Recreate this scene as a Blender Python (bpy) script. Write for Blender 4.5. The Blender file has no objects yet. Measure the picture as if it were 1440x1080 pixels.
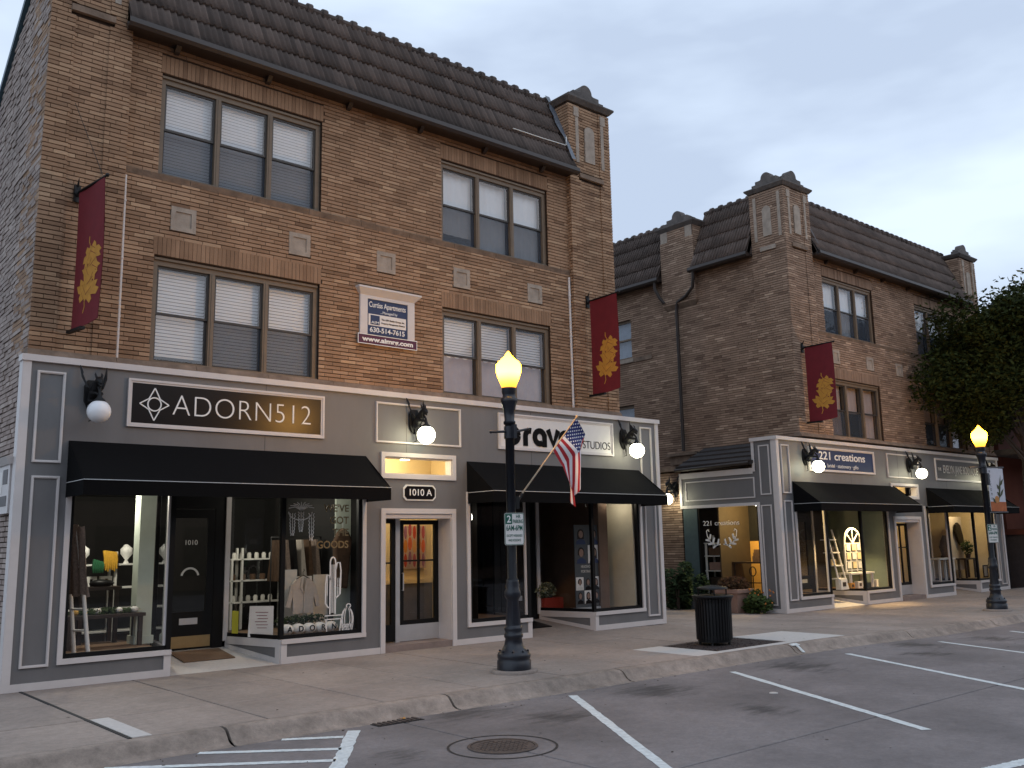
import bpy, math, random
from mathutils import Vector, Matrix
random.seed(11)
R = math.radians
SC = bpy.context.scene
COL = SC.collection
# ------------------------------------------------------------------ camera
cam_d = bpy.data.cameras.new('camera'); cam = bpy.data.objects.new('camera', cam_d); COL.objects.link(cam)
YAW, PIT, ROL = R(40.522), R(9.708), R(-1.127)
fw = Vector((math.sin(YAW)*math.cos(PIT), math.cos(YAW)*math.cos(PIT), math.sin(PIT)))
rt = Vector((math.cos(YAW), -math.sin(YAW), 0)); up = rt.cross(fw)
r2 = math.cos(ROL)*rt + math.sin(ROL)*up; u2 = -math.sin(ROL)*rt + math.cos(ROL)*up
m = Matrix((r2, u2, -fw)).transposed().to_4x4(); m.translation = Vector((0, -14, 1.785))
cam.matrix_world = m
cam_d.sensor_width = 36; cam_d.lens = 36*1311.2/1440; cam_d.clip_start = .05; cam_d.clip_end = 2000
SC.camera = cam
# ------------------------------------------------------------------ sky, sun, exposure
SUN_EL, SUN_AZ = R(5), R(205)
W = bpy.data.worlds.new('World'); SC.world = W; W.use_nodes = True
nt = W.node_tree; nt.nodes.clear()
def wn(t, **k):
    n = nt.nodes.new(t)
    for a, b in k.items(): setattr(n, a, b)
    return n
out = wn('ShaderNodeOutputWorld'); bg = wn('ShaderNodeBackground'); bg.inputs['Strength'].default_value = .1
sky = wn('ShaderNodeTexSky'); sky.sky_type = 'NISHITA'; sky.sun_disc = False; sky.sun_elevation = SUN_EL; sky.sun_rotation = SUN_AZ
sky.air_density = 1.2; sky.dust_density = 2.0
tc = wn('ShaderNodeTexCoord'); mp = wn('ShaderNodeMapping'); mp.inputs['Scale'].default_value = (1.0, 1.0, 3.2)
nz = wn('ShaderNodeTexNoise'); nz.inputs['Scale'].default_value = 2.1; nz.inputs['Detail'].default_value = 5; nz.inputs['Roughness'].default_value = .5
cr = wn('ShaderNodeValToRGB')
cr.color_ramp.elements[0].position = .36; cr.color_ramp.elements[0].color = (6.1, 7.3, 9.4, 1)
cr.color_ramp.elements[1].position = .62; cr.color_ramp.elements[1].color = (9.4, 11.0, 13.2, 1)
mx = wn('ShaderNodeMixRGB'); mx.inputs['Fac'].default_value = .9
L = nt.links.new
L(tc.outputs['Generated'], mp.inputs['Vector']); L(mp.outputs['Vector'], nz.inputs['Vector']); L(nz.outputs['Fac'], cr.inputs['Fac'])
L(sky.outputs['Color'], mx.inputs['Color1']); L(cr.outputs['Color'], mx.inputs['Color2'])
L(mx.outputs['Color'], bg.inputs['Color']); L(bg.outputs['Background'], out.inputs['Surface'])
sd = bpy.data.lights.new('sun', 'SUN'); sd.energy = .25; sd.angle = R(40); sd.color = (1, .9, .8)
so = bpy.data.objects.new('sun', sd); COL.objects.link(so)
so.rotation_euler = Vector((math.sin(R(-25))*math.cos(R(28)), math.cos(R(-25))*math.cos(R(28)), -math.sin(R(28)))).to_track_quat('-Z', 'Y').to_euler()
SC.view_settings.view_transform = 'Standard'; SC.view_settings.look = 'None'
SC.view_settings.exposure = 0.0; SC.view_settings.gamma = 1; SC.view_settings.use_curve_mapping = False
SC.cycles.use_denoising = True
SC.cycles.max_bounces = 8; SC.cycles.transparent_max_bounces = 12; SC.cycles.sample_clamp_indirect = 4

# ------------------------------------------------------------------ materials
def newmat(name):
    mt = bpy.data.materials.new(name); mt.use_nodes = True
    n = mt.node_tree; return mt, n, n.nodes['Principled BSDF']
def M(name, col, rough=.7, var=.15, scale=6, bump=0, bscale=60, metal=0, spec=.5, emit=None, stretch=(1, 1, 1), rand=0, stain=0, speck=0):
    mt, n, p = newmat(name)
    p.inputs['Roughness'].default_value = rough; p.inputs['Metallic'].default_value = metal
    p.inputs['Specular IOR Level'].default_value = spec
    t = n.nodes.new('ShaderNodeTexCoord'); mpn = n.nodes.new('ShaderNodeMapping'); mpn.inputs['Scale'].default_value = stretch
    n.links.new(t.outputs['Object'], mpn.inputs['Vector'])
    a = n.nodes.new('ShaderNodeTexNoise'); a.inputs['Scale'].default_value = scale; a.inputs['Detail'].default_value = 6; a.inputs['Roughness'].default_value = .65
    n.links.new(mpn.outputs['Vector'], a.inputs['Vector'])
    mr = n.nodes.new('ShaderNodeMapRange'); mr.inputs['From Min'].default_value = .3; mr.inputs['From Max'].default_value = .7
    mr.inputs['To Min'].default_value = 1-var; mr.inputs['To Max'].default_value = 1+var
    n.links.new(a.outputs['Fac'], mr.inputs['Value']); fac = mr.outputs['Result']
    if rand:
        oi = n.nodes.new('ShaderNodeObjectInfo'); m2 = n.nodes.new('ShaderNodeMapRange')
        m2.inputs['To Min'].default_value = 1-rand; m2.inputs['To Max'].default_value = 1+rand
        n.links.new(oi.outputs['Random'], m2.inputs['Value'])
        mm = n.nodes.new('ShaderNodeMath'); mm.operation = 'MULTIPLY'; n.links.new(fac, mm.inputs[0]); n.links.new(m2.outputs['Result'], mm.inputs[1]); fac = mm.outputs[0]
    if stain:
        b = n.nodes.new('ShaderNodeTexNoise'); b.inputs['Scale'].default_value = .55; b.inputs['Detail'].default_value = 7; b.inputs['Roughness'].default_value = .6
        ge = n.nodes.new('ShaderNodeNewGeometry'); n.links.new(ge.outputs['Position'], b.inputs['Vector'])
        m3 = n.nodes.new('ShaderNodeMapRange'); m3.inputs['From Min'].default_value = .4; m3.inputs['From Max'].default_value = .68
        m3.inputs['To Min'].default_value = 1.04; m3.inputs['To Max'].default_value = 1-stain
        n.links.new(b.outputs['Fac'], m3.inputs['Value'])
        mm = n.nodes.new('ShaderNodeMath'); mm.operation = 'MULTIPLY'; n.links.new(fac, mm.inputs[0]); n.links.new(m3.outputs['Result'], mm.inputs[1]); fac = mm.outputs[0]
    if speck:
        b = n.nodes.new('ShaderNodeTexNoise'); b.inputs['Scale'].default_value = 26; b.inputs['Detail'].default_value = 10; b.inputs['Roughness'].default_value = .85
        ge = n.nodes.new('ShaderNodeNewGeometry'); n.links.new(ge.outputs['Position'], b.inputs['Vector'])
        m3 = n.nodes.new('ShaderNodeMapRange'); m3.inputs['From Min'].default_value = .3; m3.inputs['From Max'].default_value = .7; m3.inputs['To Min'].default_value = 1-speck; m3.inputs['To Max'].default_value = 1+speck
        n.links.new(b.outputs['Fac'], m3.inputs['Value'])
        mm = n.nodes.new('ShaderNodeMath'); mm.operation = 'MULTIPLY'; n.links.new(fac, mm.inputs[0]); n.links.new(m3.outputs['Result'], mm.inputs[1]); fac = mm.outputs[0]
    v = n.nodes.new('ShaderNodeVectorMath'); v.operation = 'SCALE'; v.inputs[0].default_value = col[:3]
    n.links.new(fac, v.inputs['Scale']); n.links.new(v.outputs['Vector'], p.inputs['Base Color'])
    if bump:
        c = n.nodes.new('ShaderNodeTexNoise'); c.inputs['Scale'].default_value = bscale; c.inputs['Detail'].default_value = 4
        n.links.new(mpn.outputs['Vector'], c.inputs['Vector'])
        bp = n.nodes.new('ShaderNodeBump'); bp.inputs['Strength'].default_value = bump; bp.inputs['Distance'].default_value = .01
        n.links.new(c.outputs['Fac'], bp.inputs['Height']); n.links.new(bp.outputs['Normal'], p.inputs['Normal'])
    if emit:
        p.inputs['Emission Color'].default_value = (*emit[0], 1); p.inputs['Emission Strength'].default_value = emit[1]
    return mt
def brickmat(name, stops, obj=False, var=.22):
    mt, n, p = newmat(name); p.inputs['Roughness'].default_value = .85; p.inputs['Specular IOR Level'].default_value = .25
    if obj: s = n.nodes.new('ShaderNodeObjectInfo').outputs['Random']
    else:
        at = n.nodes.new('ShaderNodeAttribute'); at.attribute_name = 'tone'; s = at.outputs['Fac']
    r = n.nodes.new('ShaderNodeValToRGB'); e = r.color_ramp.elements
    while len(e) < len(stops): e.new(.5)
    for i, (po, c) in enumerate(stops): e[i].position = po; e[i].color = (*c, 1)
    n.links.new(s, r.inputs['Fac'])
    g = n.nodes.new('ShaderNodeNewGeometry'); a = n.nodes.new('ShaderNodeTexNoise'); a.inputs['Scale'].default_value = 1.1; a.inputs['Detail'].default_value = 9; a.inputs['Roughness'].default_value = .7
    n.links.new(g.outputs['Position'], a.inputs['Vector'])
    mr = n.nodes.new('ShaderNodeMapRange'); mr.inputs['From Min'].default_value = .3; mr.inputs['From Max'].default_value = .7; mr.inputs['To Min'].default_value = 1-var; mr.inputs['To Max'].default_value = 1+var
    n.links.new(a.outputs['Fac'], mr.inputs['Value'])
    v = n.nodes.new('ShaderNodeVectorMath'); v.operation = 'SCALE'; n.links.new(r.outputs['Color'], v.inputs[0]); n.links.new(mr.outputs['Result'], v.inputs['Scale'])
    n.links.new(v.outputs['Vector'], p.inputs['Base Color'])
    c = n.nodes.new('ShaderNodeTexNoise'); c.inputs['Scale'].default_value = 45; c.inputs['Detail'].default_value = 3
    n.links.new(g.outputs['Position'], c.inputs['Vector'])
    bp = n.nodes.new('ShaderNodeBump'); bp.inputs['Strength'].default_value = .5; bp.inputs['Distance'].default_value = .008
    n.links.new(c.outputs['Fac'], bp.inputs['Height']); n.links.new(bp.outputs['Normal'], p.inputs['Normal'])
    return mt
BST = [(0, (.17, .1, .062)), (.2, (.25, .153, .094)), (.6, (.33, .207, .13)), (1, (.44, .295, .188))]
BSTB = [(0, (.165, .106, .075)), (.25, (.24, .16, .113)), (.7, (.325, .224, .16)), (1, (.48, .345, .25))]
m_brick = brickmat('brick_tan', BST); m_brickO = brickmat('brick_tan_single', BST, True)
m_brickB = brickmat('brick_tan_second', BSTB)
m_brickL = brickmat('brick_common', [(0, (.24, .185, .16)), (.5, (.33, .265, .235)), (1, (.43, .36, .32))])
m_brickR = brickmat('brick_red', [(0, (.13, .04, .025)), (.5, (.22, .07, .04)), (1, (.3, .11, .07))])
m_mortar = M('mortar', (.042, .024, .015), .95, .25, 20, .4)
m_stone = M('limestone', (.33, .275, .225), .85, .22, 5, .35, 40)
m_stoneD = M('limestone_weathered', (.19, .135, .098), .9, .4, 4, .5, 25)
m_cap = M('cap_stone_grey', (.105, .092, .085), .9, .35, 4, .5, 25)
def tilemat():
    mt = M('roof_tile_clay', (.086, .064, .054), .85, .35, 3, .4, 30, rand=.4, stain=.3); return mt
m_tile = tilemat()
m_gutter = M('gutter_brown', (.03, .02, .016), .5, .2, 6)
m_flash = M('lead_flashing', (.13, .15, .18), .5, .3, 8, .3)
m_frame = M('window_frame_brown', (.17, .125, .085), .6, .12, 8)
m_sash = M('sash_bronze', (.04, .034, .03), .5, .1)
m_blind = M('blind_white', (.78, .8, .82), .6, .04)
m_shade = M('roller_shade', (.66, .68, .7), .8, .06, 3)
m_shadeP = M('curtain_pink', (.42, .35, .34), .85, .1, 3)
m_grey = M('shopfront_grey_paint', (.15, .147, .149), .55, .11, 2.2, .1, 120, stretch=(1, 1, .35))
m_trim = M('shopfront_trim_paint', (.60, .56, .545), .5, .05, 4)
m_black = M('black_paint', (.006, .006, .0065), .45, .1, spec=.2)
m_iron = M('cast_iron_black', (.006, .006, .007), .5, .2, 20, spec=.3)
m_awn = M('awning_fabric', (.0045, .0045, .005), .95, .2, 30, .15, 300, spec=.12)
m_pipe_w = M('awning_piping', (.5, .5, .5), .6, 0)
m_walk = M('sidewalk_concrete', (.305, .25, .214), .9, .14, 9, .3, 90, rand=.09, stain=.26, speck=.2)
m_walkP = M('sidewalk_concrete_new', (.52, .49, .46), .9, .08, 12, .2, 90)
m_kerb = M('kerb_concrete', (.3, .245, .205), .92, .3, 5, .5, 60, rand=.06, stain=.28, speck=.2)
m_road = M('road_concrete', (.185, .165, .163), .85, .13, 7, .25, 80, rand=.05, stain=.38, speck=.24)
m_joint = M('joint_tar', (.015, .014, .014), .8, .2)
m_line = M('road_paint_white', (.6, .64, .64), .75, .22, 14, .2, 60)
m_steelk = M('kick_plate_brass', (.5, .36, .18), .3, .08, 6, metal=.9)
m_alu = M('aluminium', (.55, .56, .58), .4, .06, metal=.6)
m_mat = M('coir_mat', (.16, .1, .06), .95, .2, 40, .4, 200)
m_white = M('white_paint', (.75, .74, .7), .55, .05)
m_whited = M('white_paint_soft', (.62, .6, .55), .7, .08)
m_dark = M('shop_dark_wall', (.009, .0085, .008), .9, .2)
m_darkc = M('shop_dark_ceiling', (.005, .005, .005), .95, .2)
m_wood = M('wood_plank', (.2, .12, .07), .6, .3, 4, .2, 30, stretch=(1, 8, 8))
m_woodd = M('wood_dark', (.035, .022, .016), .5, .3, 4, stretch=(1, 8, 8))
m_gold = M('banner_leaf_gold', (.5, .23, .03), .8, .15, 12)
m_maroon = M('banner_maroon', (.15, .008, .014), .85, .1, 6, .1, 200)
m_postblue = M('lamp_post_paint', (.011, .013, .02), .38, .15, 10)
m_navy = M('sign_navy', (.016, .03, .095), .5, .05)
m_signblack = M('sign_black', (.006, .0035, .0035), .3, .1, spec=.25)
m_signdk = M('sign_dark_grey', (.055, .045, .045), .5, .2, 8)
m_sigmaroon = M('sign_maroon', (.075, .008, .035), .5, .05)
m_signwhite = M('sign_white', (.72, .69, .66), .5, .03)
m_green = M('sign_green', (.005, .1, .07), .5, .03)
m_letter = M('letter_white', (.8, .79, .77), .5, .02)
m_letterk = M('letter_black', (.005, .0045, .005), .6, .02, spec=.08)
m_lettergold = M('letter_bronze', (.2, .14, .06), .5, .05)
m_terra = M('terracotta', (.3, .19, .15), .85, .15, 6, .2)
m_foil = M('wall_teal', (.05, .1, .1), .8, .1)
m_cream = M('wall_cream', (.74, .6, .36), .85, .05)
m_orangew = M('wall_orange', (.75, .42, .1), .85, .05)
m_greenw = M('wall_pale_green', (.5, .56, .48), .8, .06)
m_beige = M('wall_beige', (.5, .44, .36), .85, .06)
m_plastic_y = M('scarf_mustard', (.6, .33, .03), .9, .2, 30)
m_scarfg = M('scarf_green', (.02, .12, .05), .9, .2, 30)
m_knit = M('knit_taupe', (.27, .2, .16), .95, .35, 40, .5, 120)
m_coat = M('coat_brown', (.1, .055, .03), .9, .3, 8)
m_jacket = M('jacket_oatmeal', (.5, .44, .38), .9, .1, 20, .2, 120)
m_skin = M('portrait_skin', (.28, .18, .14), .8, .15, 30)
m_hair = M('portrait_hair', (.02, .013, .01), .8, .2)
m_postgrey = M('poster_grey', (.06, .068, .075), .6, .05)
m_yellow = M('sticker_yellow', (.6, .55, .05), .7, .05)
m_red = M('flyer_red', (.4, .05, .03), .7, .05)
m_mulch = M('mulch', (.032, .02, .018), .95, .4, 20, .6, 60)
def leafmat(name, a, b):
    mt, n, p = newmat(name); p.inputs['Roughness'].default_value = .8; p.inputs['Specular IOR Level'].default_value = .08
    at = n.nodes.new('ShaderNodeAttribute'); at.attribute_name = 'tone'
    r = n.nodes.new('ShaderNodeValToRGB'); r.color_ramp.elements[0].color = (*a, 1); r.color_ramp.elements[1].color = (*b, 1)
    n.links.new(at.outputs['Fac'], r.inputs['Fac']); n.links.new(r.outputs['Color'], p.inputs['Base Color'])
    return mt
m_leaf = leafmat('leaf_dark', (.014, .022, .006), (.05, .056, .014))
m_leafo = leafmat('leaf_olive', (.04, .05, .015), (.12, .1, .03))
m_shrub = leafmat('leaf_shrub', (.018, .035, .016), (.06, .085, .04))
m_flow = leafmat('leaf_flower', (.03, .05, .02), (.07, .1, .03))
m_bark = M('bark', (.05, .036, .028), .95, .3, 6, .5, 20)
def glassmat(name, tint=.93, refl=.06):
    mt, n, p = newmat(name); n.nodes.remove(p); o = n.nodes['Material Output']
    tr = n.nodes.new('ShaderNodeBsdfTransparent'); tr.inputs['Color'].default_value = (tint, tint, tint, 1)
    gl = n.nodes.new('ShaderNodeBsdfGlossy'); gl.inputs['Roughness'].default_value = .015; gl.inputs['Color'].default_value = (.92, .95, 1, 1)
    lw = n.nodes.new('ShaderNodeLayerWeight'); lw.inputs['Blend'].default_value = .5
    pw = n.nodes.new('ShaderNodeMath'); pw.operation = 'POWER'; pw.inputs[1].default_value = 5; n.links.new(lw.outputs['Facing'], pw.inputs[0])
    ma = n.nodes.new('ShaderNodeMath'); ma.operation = 'MULTIPLY_ADD'; ma.inputs[1].default_value = .9; ma.inputs[2].default_value = refl; n.links.new(pw.outputs[0], ma.inputs[0])
    mxs = n.nodes.new('ShaderNodeMixShader'); n.links.new(ma.outputs[0], mxs.inputs['Fac']); n.links.new(tr.outputs[0], mxs.inputs[1]); n.links.new(gl.outputs[0], mxs.inputs[2])
    n.links.new(mxs.outputs[0], o.inputs['Surface']); return mt
m_glass = glassmat('window_glass', .93, .085); m_shopglass = glassmat('shop_glass', .95, .045)
def screenmat():
    mt, n, p = newmat('insect_screen'); p.inputs['Base Color'].default_value = (.04, .055, .08, 1); p.inputs['Roughness'].default_value = .8
    o = n.nodes['Material Output']; tr = n.nodes.new('ShaderNodeBsdfTransparent'); mxs = n.nodes.new('ShaderNodeMixShader'); mxs.inputs['Fac'].default_value = .5
    n.links.new(tr.outputs[0], mxs.inputs[1]); n.links.new(p.outputs[0], mxs.inputs[2]); n.links.new(mxs.outputs[0], o.inputs['Surface']); return mt
m_screen = screenmat()
def emitmat(name, col, st, trans=0):
    mt, n, p = newmat(name); n.nodes.remove(p); o = n.nodes['Material Output']
    e = n.nodes.new('ShaderNodeEmission'); e.inputs['Color'].default_value = (*col, 1); e.inputs['Strength'].default_value = st; s = e.outputs[0]
    if trans:
        tr = n.nodes.new('ShaderNodeBsdfTransparent'); mxs = n.nodes.new('ShaderNodeMixShader'); mxs.inputs['Fac'].default_value = trans
        n.links.new(s, mxs.inputs[1]); n.links.new(tr.outputs[0], mxs.inputs[2]); s = mxs.outputs[0]
    n.links.new(s, o.inputs['Surface']); return mt
m_globe = emitmat('globe_lit', (1, .96, .68), 17)
m_globeoff = M('globe_opal', (.8, .8, .82), .12, .02)
def streetglobe():
    mt, n, p = newmat('street_globe_lit'); n.nodes.remove(p); o = n.nodes['Material Output']
    t = n.nodes.new('ShaderNodeTexCoord'); sp = n.nodes.new('ShaderNodeSeparateXYZ'); n.links.new(t.outputs['Object'], sp.inputs[0])
    r = n.nodes.new('ShaderNodeMapRange'); r.inputs['From Min'].default_value = 4.02; r.inputs['From Max'].default_value = 4.62; n.links.new(sp.outputs['Z'], r.inputs['Value'])
    c = n.nodes.new('ShaderNodeValToRGB'); e = c.color_ramp.elements; e[0].position = 0; e[0].color = (.16, .05, .002, 1); e[1].position = .2; e[1].color = (.6, .25, .03, 1)
    e.new(.42).color = (9, 4.2, .115, 1); e.new(.8).color = (8, 3.4, .085, 1); e.new(1).color = (1.2, .5, .06, 1)
    n.links.new(r.outputs['Result'], c.inputs['Fac']); em = n.nodes.new('ShaderNodeEmission'); em.inputs['Strength'].default_value = 8; n.links.new(c.outputs['Color'], em.inputs['Color'])
    tr = n.nodes.new('ShaderNodeBsdfTransparent'); mxs = n.nodes.new('ShaderNodeMixShader'); mxs.inputs['Fac'].default_value = .3
    n.links.new(em.outputs[0], mxs.inputs[1]); n.links.new(tr.outputs[0], mxs.inputs[2]); n.links.new(mxs.outputs[0], o.inputs['Surface']); return mt
m_street = streetglobe()
m_shoplamp = emitmat('shop_lamp_lit', (1, .95, .8), 10)

# ------------------------------------------------------------------ mesh builder
ORG = {}
class MB:
    def __init__(s): s.v = []; s.f = []; s.m = []; s.t = []; s.tone = 0; s.sm = []
    def _add(s, vs, fs, mi=0, smooth=False):
        b = len(s.v); s.v.extend(tuple(x) for x in vs)
        for f in fs: s.f.append(tuple(b+i for i in f)); s.m.append(mi); s.t.append(s.tone); s.sm.append(smooth)
    def box(s, x0, x1, y0, y1, z0, z1, mi=0):
        if x0 > x1: x0, x1 = x1, x0
        if y0 > y1: y0, y1 = y1, y0
        if z0 > z1: z0, z1 = z1, z0
        s._add([(x0, y0, z0), (x1, y0, z0), (x1, y1, z0), (x0, y1, z0), (x0, y0, z1), (x1, y0, z1), (x1, y1, z1), (x0, y1, z1)],
               [(0, 3, 2, 1), (4, 5, 6, 7), (0, 1, 5, 4), (1, 2, 6, 5), (2, 3, 7, 6), (3, 0, 4, 7)], mi); return s
    def quad(s, a, b, c, d, mi=0): s._add([a, b, c, d], [(0, 1, 2, 3)], mi); return s
    def hull(s, lo, hi, mi=0):   # two equal rings joined
        n = len(lo); fs = [tuple(reversed(range(n))), tuple(range(n, 2*n))]
        fs += [(i, (i+1) % n, n+(i+1) % n, n+i) for i in range(n)]
        s._add(list(lo)+list(hi), fs, mi); return s
    def prism(s, pts, y0, y1, mi=0):   # outline in x,z pushed along y
        return s.hull([(x, y0, z) for x, z in pts][::-1], [(x, y1, z) for x, z in pts][::-1], mi)
    def tube(s, pts, rad, n=8, mi=0, cap=True):
        pts = [Vector(p) for p in pts]
        if not hasattr(rad, '__len__'): rad = [rad]*len(pts)
        rings = []; prev = None
        for i, p in enumerate(pts):
            d = (pts[min(i+1, len(pts)-1)]-pts[max(i-1, 0)])
            if d.length < 1e-9: d = Vector((0, 0, 1))
            d.normalize()
            a = (prev - d*prev.dot(d)) if prev else (Vector((0, 0, 1)) if abs(d.z) < .9 else Vector((1, 0, 0)))
            a = (a - d*a.dot(d)).normalized(); prev = a; b = d.cross(a)
            rings.append([p + rad[i]*(math.cos(2*math.pi*k/n)*a + math.sin(2*math.pi*k/n)*b) for k in range(n)])
        vs = [q for r in rings for q in r]; fs = []
        for i in range(len(rings)-1):
            for k in range(n): fs.append((i*n+k, i*n+(k+1) % n, (i+1)*n+(k+1) % n, (i+1)*n+k))
        s._add(vs, fs, mi, True)
        if cap: s._add(rings[0], [tuple(reversed(range(n)))], mi); s._add(rings[-1], [tuple(range(n))], mi)
        return s
    def lathe(s, prof, c=(0, 0, 0), n=20, mi=0, a0=0, a1=None):
        vs = []; fs = []
        for z, r in prof:
            for k in range(n): a = 2*math.pi*k/n; vs.append((c[0]+r*math.cos(a), c[1]+r*math.sin(a), c[2]+z))
        for i in range(len(prof)-1):
            for k in range(n): fs.append((i*n+k, i*n+(k+1) % n, (i+1)*n+(k+1) % n, (i+1)*n+k))
        s._add(vs, fs, mi, True)
        if prof[0][1] > 1e-4: s._add(vs[:n], [tuple(reversed(range(n)))], mi)
        if prof[-1][1] > 1e-4: s._add(vs[-n:], [tuple(range(n))], mi)
        return s
    def ball(s, c, r, n=16, mi=0, sc=(1, 1, 1)):
        k = n//2; vs = []; fs = []
        for i in range(k+1):
            t = math.pi*i/k
            for j in range(n):
                a = 2*math.pi*j/n; vs.append((c[0]+sc[0]*r*math.sin(t)*math.cos(a), c[1]+sc[1]*r*math.sin(t)*math.sin(a), c[2]-sc[2]*r*math.cos(t)))
        for i in range(k):
            for j in range(n): fs.append((i*n+j, i*n+(j+1) % n, (i+1)*n+(j+1) % n, (i+1)*n+j))
        s._add(vs, fs, mi, True); return s
    def ribbon(s, pts, w, y0, y1, mi=0, closed=False):   # flat stroke along x,z points
        P = [Vector((p[0], p[1])) for p in pts]; n = len(P); l = []; r = []
        for i, p in enumerate(P):
            if closed: d = P[(i+1) % n]-P[i-1]
            else: d = P[min(i+1, n-1)]-P[max(i-1, 0)]
            d.normalize(); q = Vector((-d.y, d.x))*w/2; l.append(p+q); r.append(p-q)
        for i in range(n if closed else n-1):
            j = (i+1) % n; o = [r[i], r[j], l[j], l[i]]
            s.hull([(a.x, y1, a.y) for a in o], [(a.x, y0, a.y) for a in o], mi)
        return s
    def frame(s, x0, x1, z0, z1, w, y0, y1, mi=0):   # four butted bars
        s.box(x0, x1, y0, y1, z1-w, z1, mi); s.box(x0, x1, y0, y1, z0, z0+w, mi)
        s.box(x0, x0+w, y0, y1, z0+w, z1-w, mi); s.box(x1-w, x1, y0, y1, z0+w, z1-w, mi); return s
    def build(s, name, mats, parent=None, bev=0):
        if not isinstance(mats, (list, tuple)): mats = [mats]
        me = bpy.data.meshes.new(name)
        o0 = Vector(ORG.get(parent.name, (0, 0, 0))) if parent else Vector((0, 0, 0))
        vs = [tuple(Vector(v)-o0) for v in s.v] if o0.length else s.v
        me.from_pydata(vs, [], s.f)
        for x in mats: me.materials.append(x)
        me.polygons.foreach_set('material_index', s.m); me.polygons.foreach_set('use_smooth', s.sm)
        if any(s.t):
            at = me.attributes.new('tone', 'FLOAT', 'FACE'); at.data.foreach_set('value', s.t)
        me.update()
        o = bpy.data.objects.new(name, me); COL.objects.link(o)
        if parent: o.parent = parent
        ORG[o.name] = tuple(o0)
        if bev:
            b = o.modifiers.new('bevel', 'BEVEL'); b.width = bev; b.segments = 2; b.limit_method = 'ANGLE'
        return o
def tag(o, label=None, cat=None, group=None, kind=None):
    if label: o['label'] = label
    if cat: o['category'] = cat
    if group: o['group'] = group
    if kind: o['kind'] = kind
    return o
def thing(name, label, cat, loc=(0, 0, 0), group=None, kind=None):
    o = bpy.data.objects.new(name, None); COL.objects.link(o); o.location = loc; o.empty_display_size = .2
    ORG[o.name] = tuple(loc); return tag(o, label, cat, group, kind)
def kids(o): return [c for c in bpy.data.objects if c.parent == o]
def copy_tree(o, parent=None, loc=None, label=None, rotz=None):
    c = o.copy(); COL.objects.link(c)
    if parent: c.parent = parent
    if loc is not None: c.location = loc; ORG[c.name] = tuple(loc)
    if rotz is not None: c.rotation_euler = (0, 0, rotz)
    if label: c['label'] = label
    for k in list(o.children): copy_tree(k, c)
    return c
def inst(name, mesh, parent, mat4, kind=None):
    o = bpy.data.objects.new(name, mesh); COL.objects.link(o); o.parent = parent
    mm = mat4.copy(); mm.translation -= Vector(ORG.get(parent.name, (0, 0, 0))); o.matrix_local = mm
    return o
def text(name, body, parent, mat, x, y, z, h, w=None, rz=0, bold=0, align='CENTER', ext=.004, space=1):
    cu = bpy.data.curves.new(name, 'FONT'); cu.body = body; cu.align_x = align; cu.align_y = 'CENTER'; cu.size = h/.72; cu.extrude = ext; cu.offset = bold; cu.space_character = space
    cu.materials.append(mat); o = bpy.data.objects.new(name, cu); COL.objects.link(o)
    o.rotation_euler = (R(90), 0, rz)
    if parent: o.parent = parent; o.location = Vector((x, y, z))-Vector(ORG.get(parent.name, (0, 0, 0)))
    else: o.location = (x, y, z)
    if w:
        bpy.context.view_layer.update(); d = o.dimensions.x
        if d > 0: o.scale = (w/d, 1, 1)
    return o
def lamp(parent, loc, watts, col=(1, .93, .75), rad=.12, kind='POINT'):
    l = bpy.data.lights.new('lamp_light', kind); l.energy = watts; l.color = col; l.shadow_soft_size = rad
    o = bpy.data.objects.new('lamp_light', l); COL.objects.link(o); o.parent = parent
    o.location = Vector(loc)-Vector(ORG.get(parent.name, (0, 0, 0))); return o
def splits(x0, x1, z0, z1, holes):
    xs = sorted({x0, x1, *[min(max(h[i], x0), x1) for h in holes for i in (0, 1)]}); out = []
    for a, b in zip(xs, xs[1:]):
        if b-a < 1e-4: continue
        mid = (a+b)/2; hs = sorted((max(h[2], z0), min(h[3], z1)) for h in holes if h[0] < mid < h[1]); z = z0
        for h0, h1 in hs:
            if h0-z > 1e-4: out.append((a, b, z, h0))
            z = max(z, h1)
        if z1-z > 1e-4: out.append((a, b, z, z1))
    return out
CO, BL, JT = .0677, .305, .015
def courses(u0, u1, z0, z1, holes=(), L_=BL, c=CO, seed=1):
    rnd = random.Random(seed); res = []; k = 0; z = z0
    while z+c*.6 < z1:
        zt = min(z+c-JT, z1); mid = (z+zt)/2
        iv = [(u0, u1)]
        for h in holes:
            if h[2] < mid < h[3]:
                nv = []
                for a, b in iv:
                    if h[1] <= a or h[0] >= b: nv.append((a, b)); continue
                    if h[0] > a: nv.append((a, h[0]))
                    if h[1] < b: nv.append((h[1], b))
                iv = nv
        for a, b in iv:
            off = (k % 2)*L_/2 + rnd.choice([0, 0, 0, L_/4])
            u = u0 - off - L_*2
            while u < b:
                e = u+L_-JT*.6; s0, e0 = max(u, a), min(e+JT*.12, b)
                if e0-s0 > .025: res.append((s0, e0, z, zt, rnd.gauss(.5, .2)))
                u += L_
        z += c; k += 1
    return res
def cl(t): return max(.02, min(1, t))
def gz(x):
    t = max(0, min(1, (x-15.0)/5.0)); return -.08*t*t*(3-2*t)

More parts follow.
